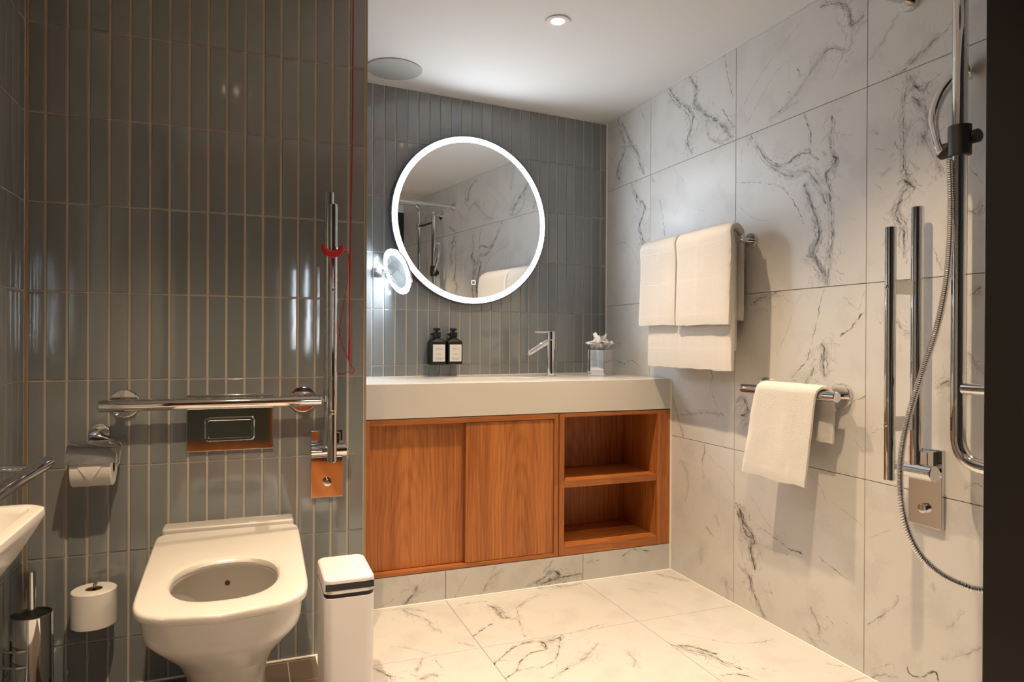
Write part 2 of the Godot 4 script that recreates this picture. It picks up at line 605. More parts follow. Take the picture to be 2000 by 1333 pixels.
const VEINS = {
	"f-1_-1": [[3, 0.6, 0.4, 0.606, 0.862, 0.671, 1.006], [2.5, 0.5, 0.2, 0.722, 0.943, 0.737, 0.853], [4, 0.6, 0.4, 0.4, 0.98, 0.455, 0.879, 0.476, 0.804], [3, 0.5, 0.6, 0.599, 0.775, 0.66, 0.807, 0.691, 0.773]],
	"f-1_0": [[3, 0.6, 0.4, 0.705, 0.662, 0.812, 0.448, 0.805, 0.373, 0.848, 0.258], [1.5, 0.35, 0.3, 0.535, 0.193, 0.605, 0.147, 0.718, 0.033], [2, 0.4, 0.3, 0.9, 0.104, 0.972, 0.029], [1.5, 0.35, 0.5, 0.576, 0.693, 0.719, 0.683, 0.83, 0.598]],
	"f0_-1": [[4.5, 0.85, 0.4, 0.003, 0.795, 0.14, 0.919, 0.258, 0.969, 0.341, 0.938, 0.324, 0.85], [3.5, 0.75, 0.3, 0.002, 0.634, 0.08, 0.683, 0.134, 0.769, 0.226, 0.841, 0.316, 0.853], [3, 0.7, 0.3, 0.08, 0.683, 0.163, 0.693, 0.215, 0.673, 0.293, 0.71, 0.343, 0.753, 0.466, 0.968], [2.5, 0.5, 0.5, 0.221, 0.551, 0.33, 0.612, 0.471, 0.686, 0.635, 0.828], [4, 0.6, 0.8, 0.341, 0.938, 0.444, 0.955, 0.489, 0.996], [2, 0.35, 0.5, 0.721, 0.701, 0.716, 0.575, 0.661, 0.505], [5, 0.8, 0.1, 0.323, 0.609, 0.345, 0.618], [4, 0.6, 0.2, 0.458, 0.672, 0.495, 0.696]],
	"f0_0": [[3, 0.6, 0.2, 0.027, 0.603, 0.118, 0.632, 0.25, 0.619], [5, 0.9, 0.2, 0, 0.151, 0.075, 0.218, 0.16, 0.278], [7, 0.4, 1, 0.23, 0.563, 0.264, 0.453, 0.246, 0.342, 0.296, 0.324], [3, 0.6, 0.4, 0.381, 0.444, 0.509, 0.55, 0.627, 0.612], [2.5, 0.5, 0.3, 0.375, 0.412, 0.321, 0.234, 0.275, 0.04], [4, 0.6, 0.5, 0.646, 0.715, 0.762, 0.734, 0.827, 0.689, 0.977, 0.696], [2, 0.45, 0.3, 0.606, 0.019, 0.672, 0.017, 0.829, 0.051], [1.2, 0.25, 0.1, 0.565, 0.281, 0.489, 0.116]],
	"f1_-1": [[4, 0.8, 0.6, -0.003, 0.678, 0.048, 0.578, 0.117, 0.493, 0.135, 0.405, 0.177, 0.287], [5, 0.75, 0.5, 0.033, 0.637, 0.092, 0.601, 0.166, 0.475], [4, 0.75, 0.3, 0.042, 0.275, 0.137, 0.25, 0.178, 0.163], [2.2, 0.6, 0.2, 0.134, 0.761, 0.336, 0.557, 0.486, 0.515, 0.588, 0.512], [2, 0.5, 0.2, 0.286, 0.264, 0.343, 0.201], [2.5, 0.6, 0.3, 0.639, 0.179, 0.7, 0.12], [1.5, 0.35, 0.2, 0.576, 0.108, 0.634, 0.075]],
	"f1_0": [[3.5, 0.7, 0.4, 0.572, 0.686, 0.639, 0.559, 0.702, 0.458], [1.5, 0.3, 0.3, 0.264, 0.698, 0.39, 0.542, 0.485, 0.464], [1.5, 0.25, 0.3, 0.221, 0.5, 0.382, 0.34]],
	"p-1_0": [[3, 0.55, 0.7, 0.726, 0.009, 0.792, 0.072, 0.811, 0.115], [1.5, 0.35, 0.2, 0.582, 0.018, 0.663, 0.05]],
	"p0_0": [[2, 0.5, 0.2, 0.061, 0.006, 0.102, 0.082, 0.141, 0.141], [4, 0.85, 0.4, 0.576, 0.018, 0.69, 0.06, 0.751, 0.099, 0.818, 0.063, 0.674, 0.027], [4, 0.7, 0.6, 0.675, 0.02, 0.806, 0.046, 1.001, 0.058], [2, 0.4, 0.4, 0.244, 0.013, 0.316, 0.106, 0.407, 0.147]],
	"p1_0": [[2.5, 0.6, 0.3, 0.314, 0.143, 0.399, 0.182, 0.541, 0.155], [2, 0.3, 0.3, 0.024, 0.128, 0.126, 0.134]],
	"w-1_1": [[1.5, 0.5, 0.1, 0.391, 0.69, 0.556, 0.673], [3, 0.8, 0.2, 0.498, 0.529, 0.608, 0.506, 0.722, 0.54, 0.863, 0.495], [1.5, 0.35, 0.1, 0.636, 0.989, 0.782, 0.829, 0.86, 0.766], [1.5, 0.4, 0.2, 0.41, 0.548, 0.54, 0.517]],
	"w-1_2": [[5, 0.85, 0.6, 0.706, 1, 0.826, 0.835, 0.925, 0.751, 0.844, 0.626, 0.898, 0.499, 0.959, 0.406], [1.5, 0.55, 0.1, 0.452, 0.519, 0.63, 0.514, 0.8, 0.371, 0.863, 0.209]],
	"w-1_3": [[4, 0.8, 0.7, 0.493, 0.586, 0.562, 0.44, 0.605, 0.291, 0.522, 0.2, 0.489, 0.121, 0.55, 0.034], [4, 0.6, 0.8, 0.561, 0.535, 0.703, 0.325, 0.807, 0.215, 0.862, 0.078, 0.908, 0.027], [2, 0.5, 0.2, 0.818, 0.604, 0.933, 0.426]],
	"w0_0": [[2.5, 0.55, 0.3, 0.694, 0.998, 0.694, 0.942, 0.672, 0.875, 0.685, 0.75], [1.5, 0.4, 0.2, 0.706, 0.944, 0.827, 0.873, 0.911, 0.847, 1.003, 0.745], [2, 0.5, 0.3, 0.71, 0.428, 0.799, 0.382], [2, 0.35, 0.4, 0.655, 0.268, 0.667, 0.183], [2.5, 0.5, 0.5, 0.922, 0.143, 0.954, 0.003], [2, 0.4, 0.4, 0.803, 0.535, 0.857, 0.463], [1.5, 0.4, 0.4, 0.422, 0.833, 0.516, 0.703, 0.475, 0.548]],
	"w0_1": [[3, 0.75, 0.3, 0.309, 0.292, 0.394, 0.12, 0.452, 0.012], [2, 0.6, 0.2, 0.75, 0.515, 0.773, 0.464, 0.751, 0.386, 0.823, 0.271, 0.892, 0.206], [2, 0.4, 0.4, 0.419, 0.163, 0.681, 0.205, 0.871, 0.218]],
	"w0_2": [[2.5, 0.6, 0.3, 0.134, 0.777, 0.176, 0.625, 0.198, 0.49], [1.5, 0.3, 0.2, 0.3, 0.984, 0.465, 0.824], [3, 0.6, 0.2, 0.018, 1.002, 0.048, 0.928], [1.2, 0.3, 0.2, 0.558, 0.635, 0.674, 0.6]],
	"w0_3": [[4, 0.8, 0.7, 0.241, 0.596, 0.353, 0.464, 0.46, 0.381, 0.534, 0.296, 0.522, 0.209, 0.475, 0.131, 0.536, 0.031], [4, 0.6, 0.9, 0.482, 0.605, 0.585, 0.464, 0.557, 0.38, 0.679, 0.266, 0.795, 0.189, 0.886, 0.105, 0.953, 0.029], [3, 0.6, 0.2, 0.864, 0.24, 0.972, 0.093], [3, 0.5, 0.2, 0.881, 0.59, 0.913, 0.45, 0.971, 0.29], [3, 0.45, 0.5, 0.702, 0.217, 0.731, 0.093, 0.844, 0.031, 0.973, 0.027]],
	"w1_0": [[6, 0.75, 0.8, 0.018, 0.656, 0.063, 0.614, 0.102, 0.494, 0.168, 0.473], [6, 0.75, 0.9, 0.034, 0.597, 0.186, 0.478, 0.159, 0.397, 0.202, 0.285], [4, 0.7, 0.6, 0.051, 0.261, 0.142, 0.238, 0.175, 0.153, 0.235, 0.082, 0.293, 0.013], [2.2, 0.6, 0.2, 0.276, 0.552, 0.425, 0.513, 0.478, 0.495], [4.5, 0.85, 0.2, 0.478, 0.495, 0.58, 0.501], [2, 0.6, 0.2, 0.702, 0.517, 0.784, 0.489, 0.902, 0.456], [1.5, 0.4, 0.2, 0.138, 0.754, 0.221, 0.677, 0.302, 0.602, 0.446, 0.513], [1.8, 0.45, 0.2, 0.652, 0.959, 0.71, 0.902, 0.768, 0.814], [1.3, 0.4, 0.1, 0.767, 0.853, 0.998, 0.757], [2.5, 0.6, 0.4, 0.646, 0.215, 0.716, 0.12, 0.695, 0.091], [2, 0.5, 0.2, 0.318, 0.242, 0.348, 0.185], [1.5, 0.35, 0.4, 0.599, 0.09, 0.674, 0.015, 0.753, 0.003], [1.5, 0.4, 0.2, 0.864, 0.227, 0.9, 0.225], [1.5, 0.3, 0.3, 0.2, 0.45, 0.354, 0.453, 0.478, 0.465]],
	"w1_1": [[2.2, 0.75, 0.2, 0.727, 0.986, 0.696, 0.881, 0.671, 0.786, 0.639, 0.683, 0.609, 0.591, 0.549, 0.542, 0.494, 0.486], [4.5, 0.95, 0.2, 0.99, 0.856, 0.94, 0.808, 0.902, 0.766, 0.836, 0.729], [1.5, 0.35, 0.1, 0.442, 0.951, 0.507, 0.906, 0.468, 0.789, 0.37, 0.614], [1.5, 0.35, 0.1, 0.507, 0.906, 0.576, 0.973], [3, 0.6, 0.4, 0.146, 0.929, 0.246, 0.968, 0.333, 0.982, 0.401, 0.999], [6, 0.5, 1, 0.711, 0.695, 0.733, 0.651, 0.726, 0.583, 0.741, 0.511], [1.5, 0.4, 0.2, 0.861, 0.939, 0.949, 0.871, 0.989, 0.958], [3, 0.5, 0.6, 0.662, 0.553, 0.607, 0.478, 0.55, 0.402], [2, 0.5, 0.2, 0.908, 0.384, 1.002, 0.426], [1.5, 0.35, 0.2, 0.932, 0.202, 0.995, 0.133], [1.5, 0.35, 0.2, 0.84, 0.233, 0.922, 0.27], [4, 0.7, 0.7, 0.023, 0.306, 0.076, 0.349, 0.129, 0.257, 0.053, 0.227]],
	"w1_2": [[4, 0.9, 0.4, 0.137, 0.991, 0.212, 0.892, 0.305, 0.778, 0.415, 0.733, 0.531, 0.768, 0.626, 0.761], [3, 0.6, 0.3, 0.58, 0.985, 0.626, 0.87, 0.626, 0.761, 0.689, 0.706], [4, 0.85, 0.6, 0.776, 0.919, 0.77, 0.736, 0.808, 0.679, 0.736, 0.605, 0.765, 0.527, 0.759, 0.411], [7, 0.55, 1, 0.583, 0.59, 0.662, 0.405, 0.692, 0.282, 0.646, 0.206, 0.694, 0.115, 0.755, 0.004], [4, 0.6, 0.8, 0.765, 0.504, 0.781, 0.27, 0.761, 0.156, 0.755, 0.012], [2.5, 0.75, 0.2, 0.005, 0.724, 0.213, 0.68, 0.396, 0.617, 0.502, 0.506, 0.584, 0.369], [5, 0.4, 0.9, 0.305, 0.759, 0.461, 0.663, 0.597, 0.662, 0.69, 0.556, 0.734, 0.449], [1.5, 0.35, 0.1, 0.003, 1.045, 0.109, 1.009, 0.062, 0.93, 0.053, 0.835], [3, 0.5, 0.8, 0.601, 0.185, 0.693, 0.146, 0.741, 0.058], [1.2, 0.35, 0.1, 0.007, 0.582, 0.16, 0.474, 0.295, 0.43], [1.2, 0.3, 0.2, 0.828, 0.808, 0.91, 0.777], [1.2, 0.4, 0.1, 0.897, 0.35, 0.949, 0.325]],
	"w1_3": [[1.5, 0.4, 0.2, 0.011, 0.151, 0.248, 0.355, 0.575, 0.54], [1.5, 0.35, 0.2, 0.108, 0.08, 0.331, 0.291, 0.487, 0.353], [2, 0.45, 0.4, 0.303, 0.038, 0.497, 0.116, 0.67, 0.249, 0.773, 0.287, 0.887, 0.234, 0.899, 0.376, 0.829, 0.499], [3, 0.6, 0.6, 0.683, 0.549, 0.822, 0.508, 0.889, 0.434, 0.9, 0.355, 0.979, 0.373], [3, 0.55, 0.3, 0.527, 0.267, 0.551, 0.209], [1.5, 0.4, 0.1, 0.774, 0.118, 0.845, 0.229, 0.886, 0.382], [1.5, 0.3, 0.2, 0.459, 0.364, 0.46, 0.215], [1.5, 0.3, 0.3, 0.375, 0.038, 0.477, 0.075, 0.537, 0.071]],
	"w2_0": [[2, 0.5, 0.3, 0.026, 0.269, 0.132, 0.376, 0.188, 0.437, 0.188, 0.477], [3.5, 0.85, 0.2, 0.242, 0.156, 0.261, 0.126, 0.319, 0.143, 0.385, 0.192, 0.402, 0.161], [2.5, 0.6, 0.3, 0.028, 0, 0.114, 0.056, 0.199, 0.08], [1.5, 0.45, 0.3, 0.416, 0.265, 0.513, 0.327, 0.596, 0.394], [1.2, 0.35, 0.2, 0.035, 0.715, 0.152, 0.784], [1.5, 0.35, 0.2, 0.04, 0.045, 0.157, 0.128, 0.179, 0.103], [2, 0.4, 0.3, 0.374, 0.596, 0.382, 0.552], [1.3, 0.35, 0.3, 0.442, 0.412, 0.523, 0.523]],
	"w2_1": [[2, 0.4, 0.6, 0.115, 0.874, 0.201, 0.772, 0.308, 0.723], [2, 0.35, 0.5, 0.527, 0.655, 0.583, 0.569], [2, 0.4, 0.4, 0.535, 0.906, 0.588, 0.942], [1.5, 0.4, 0.2, 0.031, 0.232, 0.085, 0.269, 0.12, 0.253], [2, 0.4, 0.6, 0.386, 0.489, 0.446, 0.528, 0.482, 0.45], [2, 0.45, 0.3, 0.52, 0.06, 0.565, 0.092, 0.593, 0.082]],
	"w2_2": [[2.5, 0.7, 0.5, 0.225, 0.983, 0.218, 0.91, 0.202, 0.814, 0.211, 0.649, 0.212, 0.524, 0.248, 0.448, 0.205, 0.417, 0.161, 0.324], [4, 0.75, 0.6, 0.233, 0.966, 0.292, 0.885, 0.341, 0.897], [5, 0.4, 1, 0.253, 0.867, 0.327, 0.769, 0.342, 0.709, 0.302, 0.633], [5, 0.85, 0.4, 0.212, 0.485, 0.264, 0.437], [5, 0.55, 0.9, 0.202, 0.391, 0.169, 0.322, 0.211, 0.227, 0.212, 0.101], [1.5, 0.5, 0.1, 0.045, 0.675, 0.121, 0.645], [2, 0.6, 0.2, 0.362, 0.135, 0.387, 0.073, 0.407, 0.025], [2.5, 0.6, 0.2, 0.526, 0.465, 0.556, 0.432, 0.589, 0.383], [1.5, 0.35, 0.3, 0.02, 0.773, 0.065, 0.742], [2, 0.5, 0.4, 0.523, 0.283, 0.568, 0.257, 0.59, 0.293], [1.5, 0.3, 0.3, 0.139, 0.551, 0.082, 0.526], [2, 0.4, 0.6, 0.302, 0.681, 0.379, 0.519, 0.404, 0.455]],
	"w2_3": [[1.5, 0.4, 0.3, 0.008, 0.134, 0.083, 0.187, 0.154, 0.276, 0.223, 0.324], [3, 0.35, 0.8, 0.119, -0.026, 0.291, 0.051, 0.404, 0.109], [2, 0.4, 0.2, 0.4, 0.095, 0.466, 0.158]],
}

# ------------------------------------------------------------------ room
func metro(wall: Node3D, us: Array, vs: Array, gx: float, gy: float) -> void:
	for i in us.size() - 1:
		for j in vs.size() - 1:
			var w: float = us[i + 1] - us[i] - gx
			var h: float = vs[j + 1] - vs[j] - gy
			if w < 0.004 or h < 0.004:
				continue
			var m: Material = M["glaze_%d" % rng.randi_range(0, 5)]
			var tilt := Basis.from_euler(Vector3(rng.randf_range(-0.0035, 0.0035), rng.randf_range(-0.005, 0.005), 0))
			part(tile_mesh(w, h, 0.003, 0.0022, 0.0012, 0.0016, Rect2(0, 0, 1, 1), 0.0002), "tile", m, wall, Vector3(us[i] + gx * 0.5, vs[j] + gy * 0.5, 0), tilt)

func slabs(wall: Node3D, us: Array, vs: Array, u0: float, v0: float, pre: String, gap: float, tone: float, rough: float, ref_u: float, ref_v: float) -> void:
	for i in us.size() - 1:
		for j in vs.size() - 1:
			var a: float = us[i] + gap * 0.5
			var b: float = us[i + 1] - gap * 0.5
			var c: float = vs[j] + gap * 0.5
			var d: float = vs[j + 1] - gap * 0.5
			var iu := floori(((a + b) * 0.5 - ref_u) / T)
			var iv := floori(((c + d) * 0.5 - ref_v) / T)
			var win := Rect2((a - ref_u) / T - iu, (c - ref_v) / T - iv, (b - a) / T, (d - c) / T)
			part(tile_mesh(b - a, d - c, 0.003, 0.0007, 0.0007, 0.0007, win), "marble_slab", marble("%s%d_%d" % [pre, iu, iv], tone, rough), wall, Vector3(a - u0, c - v0, 0))

func steps(from: float, to: float, first: float, by: float) -> Array:
	var o := [from]
	var x := first
	while x < to - 0.003:
		if x > from + 0.003:
			o.append(x)
		x += by
	o.append(to)
	return o

func room_shell() -> void:
	var rows := steps(0.0, HC, 1.15339 - 4 * TH, TH)
	# wall behind the toilet: a deep boxed-out block
	var wa := struct(slab(Vector3(-0.08, 0, -0.76), Vector3(XA - 0.009 - XL, HC, 0)), "wall_service", M.grout, Vector3(XL, 0, ZA - 0.003))
	var us := [0.006]
	for k in 18:
		us.append(XA - 0.006 - (17 - k) * TW - XL)
	metro(wa, us, rows, 0.0064, 0.0048)
	# its side towards the basin
	var wr := struct(slab(Vector3(0, 0, -0.006), Vector3(0.775, HC, 0)), "wall_return", M.grout, Vector3(XA - 0.003, 0, ZA), Basis(Vector3(0, 0, -1), Vector3.UP, Vector3(1, 0, 0)))
	metro(wr, steps(0.005, 0.757, 0.005 + TW, TW), rows.slice(3), 0.0064, 0.0048)
	struct(rbox(Vector3(0.007, HC, 0.007), 0.001), "trim_1", M.trim_metal, Vector3(XA - 0.0025, HC * 0.5, ZA - 0.0025))
	struct(rbox(Vector3(0.008, HC, 0.006), 0.002), "trim_2", M.trim_metal, Vector3(XL + 0.003, HC * 0.5, ZA - 0.001))
	# back wall, running askew
	var nb := Vector3(SB, 0, 1).normalized()
	var ub := Vector3(nb.z, 0, -nb.x)
	var lb := (XR - XA) / nb.z
	var wb := struct(slab(Vector3(-lb - 0.3, 0, -0.1), Vector3(0.12, HC, 0)), "wall_back", M.grout, Vector3(XR, 0, ZB) - nb * 0.003, Basis(ub, Vector3.UP, nb))
	var bu := [-lb + 0.002]
	for k in 30:
		var u := -(0.0395 + (29 - k) * TW) / nb.z
		if u > -lb + 0.008:
			bu.append(u)
	bu.append(-0.001)
	metro(wb, bu, [0.852, 0.9054, 1.1583, 1.4112, 1.6642, 1.9171, HC], 0.0056, 0.004)
	# left wall
	var wl := struct(slab(Vector3(-0.12, 0, -0.1), Vector3(ZF - ZA - 0.003, HC, 0)), "wall_left", M.grout, Vector3(XL - 0.003, 0, ZF), Basis(Vector3(0, 0, -1), Vector3.UP, Vector3(1, 0, 0)))
	var lu := [0.0]
	for k in 33:
		lu.append(ZF - ZA - 0.007 - (32 - k) * TW)
	metro(wl, lu.slice(1), rows, 0.0064, 0.0048)
	# right wall of marble
	var wc := struct(slab(Vector3(ZB - 0.1, 0, -0.1), Vector3(ZF, HC, 0)), "wall_right", M.marble_grout, Vector3(XR + 0.003, 0, 0), Basis(Vector3(0, 0, 1), Vector3.UP, Vector3(-1, 0, 0)))
	slabs(wc, [ZB + 0.004, -2.7594, -2.1574, -1.5554, -0.9534, ZF], [0.003, 0.6, 1.202, 1.804, HC - 0.003], 0, 0, "w", 0.0024, 0.9, 0.36, -2.7594, -0.002)
	# floor
	var fl := struct(slab(Vector3(XL, ZF * -1.0 - 0.4, -0.1), Vector3(XR, 3.2, 0)), "floor", M.floor_grout, Vector3(0, -0.003, 0), Basis(Vector3(1, 0, 0), Vector3(0, 0, -1), Vector3(0, 1, 0)))
	slabs(fl, [0.215, 0.7305, 1.3325, XR - 0.002], [-ZF, 0.939, 1.541, 2.143, -ZC - 0.002], 0, 0, "f", 0.0018, 0.9, 0.36, 0.7305, 2.143)
	slabs(fl, [XL + 0.002, 0.1285, 0.212], [-ZF, 0.939, 1.3], 0, 0, "f", 0.0018, 0.9, 0.36, 0.7305, 2.143)
	slabs(fl, [0.215, 0.368], [2.143, 2.275], 0, 0, "f", 0.0018, 0.9, 0.36, 0.7305, 2.143)
	for i in 9:
		for j in 7:
			part(tile_mesh(0.0835, 0.1375, 0.0012, 0.001, 0.001, 0.001), "mosaic_tile", M.mosaic, fl, Vector3(0.124 + 0.0025 - 0.086 * (i - 0) + 0.0, 1.302 + 0.14 * j - 0.012, 0))
	part(rbox(Vector3(0.018, 0.976, 0.004), 0.0012), "edge_strip", M.sealant, fl, Vector3(0.2065 + 0.013, 1.788, 0.001))
	# ceiling
	struct(slab(Vector3(XL - 0.1, HC, ZB - 0.15), Vector3(XR + 0.1, HC + 0.12, ZF)), "ceiling", M.plaster)
	# sealant lines
	struct(rbox(Vector3(0.007, HC - 0.852, 0.006), 0.002), "trim_3", M.sealant, Vector3(XR - 0.0025, (HC + 0.852) * 0.5, ZB + 0.003))
	struct(rbox(Vector3(0.008, 0.006, ZF - ZC), 0.0025), "trim_4", M.sealant, Vector3(XR - 0.0015, 0.001, (ZF + ZC) * 0.5))
	struct(rbox(Vector3(XR - XA, 0.006, 0.008), 0.0025), "trim_5", M.sealant, Vector3((XR + XA) * 0.5, 0.001, ZC + 0.001))
	struct(rbox(Vector3(0.005, 0.005, ZF - ZB), 0.0015), "trim_6", M.plaster, Vector3(XR - 0.0015, HC - 0.0015, (ZF + ZB) * 0.5))
	struct(rbox(Vector3(lb, 0.007, 0.005), 0.0015), "trim_7", M.plaster, Vector3(XR, HC - 0.0025, ZB) - ub * (lb * 0.5) + nb * 0.001, Basis(ub, Vector3.UP, nb))
	struct(rbox(Vector3(lb, 0.005, 0.006), 0.0015), "trim_8", M.sealant, Vector3(XR, 0.853, ZB) - ub * (lb * 0.5) + nb * 0.002, Basis(ub, Vector3.UP, nb))
	struct(rbox(Vector3(XA - XL - 0.01, 0.006, 0.008), 0.002), "trim_9", M.sealant, Vector3((XA + XL) * 0.5, 0.002, ZA + 0.003))
	struct(rbox(Vector3(0.008, 0.85, 0.007), 0.002), "trim_10", M.sealant, Vector3(XR - 0.002, 0.425, ZC + 0.002))

func bedroom() -> void:
	# front wall with the doorway the camera stands in, dark joinery on both sides
	var wf := struct(slab(Vector3(0.745, 0, -0.48), Vector3(XR + 0.1, 2.1, -0.37)), "wall_front", M.dark_timber)
	part(rbox(Vector3(0.022, 2.1, 0.16), 0.002), "door_jamb", M.dark_timber, wf, Vector3(0.735, 1.05, -0.41))
	part(slab(Vector3(XL - 0.1, 2.1, -0.48), Vector3(XR + 0.1, 2.4, -0.37)), "lintel", M.plaster, wf)
	part(slab(Vector3(XL - 0.1, 0, -0.48), Vector3(-0.4, 2.1, -0.37)), "left_pier", M.grout, wf)
	part(rbox(Vector3(0.022, 2.1, 0.16), 0.002), "door_jamb", M.dark_timber, wf, Vector3(-0.39, 1.05, -0.41))
	# the bedroom behind the camera, met only as reflections in the chrome and the glaze
	struct(slab(Vector3(-1.5, -0.1, -0.37), Vector3(1.9, 0.0, 2.6)), "floor", M.oak_2)
	struct(slab(Vector3(-1.6, 2.4, -0.37), Vector3(2.0, 2.5, 2.7)), "ceiling", M.plaster)
	struct(slab(Vector3(-1.6, 0, -0.48), Vector3(-1.5, 2.4, 2.7)), "wall_bedroom_left", M.hall_wall)
	struct(slab(Vector3(1.87, 0, -0.37), Vector3(1.97, 2.4, 2.7)), "wall_bedroom_right", M.hall_wall)
	struct(slab(Vector3(-1.5, 0, -0.48), Vector3(XL - 0.1, 2.4, -0.37)), "wall_bedroom_front", M.hall_wall)
	var wb := struct(slab(Vector3(-1.5, 0, 2.6), Vector3(0.38, 2.4, 2.7)), "wall_bedroom_back", M.hall_wall)
	part(slab(Vector3(1.05, 0, 2.6), Vector3(1.87, 2.4, 2.7)), "right_pier", M.hall_wall, wb)
	part(slab(Vector3(0.38, 0, 2.6), Vector3(1.05, 0.88, 2.7)), "sill_wall", M.hall_wall, wb)
	part(slab(Vector3(0.38, 1.76, 2.6), Vector3(1.05, 2.4, 2.7)), "head_wall", M.hall_wall, wb)
	var win := struct(rbox(Vector3(0.67, 0.04, 0.06), 0.003), "window_1", M.plaster, Vector3(0.715, 0.9, 2.65))
	part(rbox(Vector3(0.67, 0.04, 0.06), 0.003), "window_frame", M.plaster, win, Vector3(0, 0.84, 0))
	for x in [-0.315, 0.0, 0.315]:
		part(rbox(Vector3(0.04, 0.8, 0.06), 0.003), "window_frame", M.plaster, win, Vector3(x, 0.42, 0))
	var sb := thing("sideboard", "low oak sideboard out in the bedroom, seen only as a reflection", "sideboard", Vector3(0.45, 0, 1.5))
	part(rbox(Vector3(0.5, 0.62, 0.4), 0.003), "body", M.oak_2, sb, Vector3(0, 0.4, 0))
	for lx in [-0.2, 0.2]:
		for lz in [-0.15, 0.15]:
			part(rod(Vector3(lx, 0, lz), Vector3(lx, 0.1, lz), 0.015, 12), "leg", M.dark_timber, sb)
	downlight("round ceiling downlight out in the bedroom behind the doorway", Vector3(0.1, 2.4, 0.75), LAMPS[3], 50.0)
	for side in 2:
		var cu := thing("curtain", ["heavy grey-green curtain left of the bedroom window gap, seen as reflection", "heavy grey-green curtain right of the bedroom window gap, seen as reflection"][side], "curtain", Vector3(0, 0, 2.545))
		var rings := []
		for i in 13:
			var f := i / 12.0
			var y := lerpf(1.84, 0.8, f)
			var far := [0.3, 1.13][side] as float
			var edge := [lerpf(0.545, 0.49, f * f), lerpf(0.61, 0.72, f * f)][side] as float
			var front := PackedVector3Array()
			var back := PackedVector3Array()
			for j in 25:
				var u := j / 24.0
				var x := lerpf(far, edge, u)
				var z := 0.018 * sin(u * 22.0)
				front.append(Vector3(x, y, z - 0.002))
				back.append(Vector3(x, y, z + 0.002))
			back.reverse()
			front.append_array(back)
			rings.append(front)
		part(lofted(rings, 50.0), "cloth", M.curtain, cu)
	var g := mat("pane", Color(0.95, 0.97, 1.0, 0.06), 0.0)
	g.transparency = BaseMaterial3D.TRANSPARENCY_ALPHA
	part(slab(Vector3(-0.3, 0.02, -0.003), Vector3(0.3, 0.82, 0.003)), "pane", g, win)

# ------------------------------------------------------------------ vanity
func board(lo: Vector3, hi: Vector3, called: String, m: Material, parent: Node) -> MeshInstance3D:
	return part(rbox(hi - lo, 0.0012, 0.0012, 2), called, m, parent, (lo + hi) * 0.5)

func veneer(x0: float, x1: float, y0: float, y1: float, z: float, thick: float, called: String, m: Material, parent: Node, win := Rect2(0, 0, 1, 1)) -> void:
	var o := board(Vector3(x0, y0, z - thick), Vector3(x1, y1, z - 0.0035), called, M.oak_2, parent)
	o.mesh = tile_mesh(x1 - x0, y1 - y0, thick, 0.001, 0.001, 0.001, win)
	o.material_override = m
	o.position = Vector3(x0, y0, z - thick)

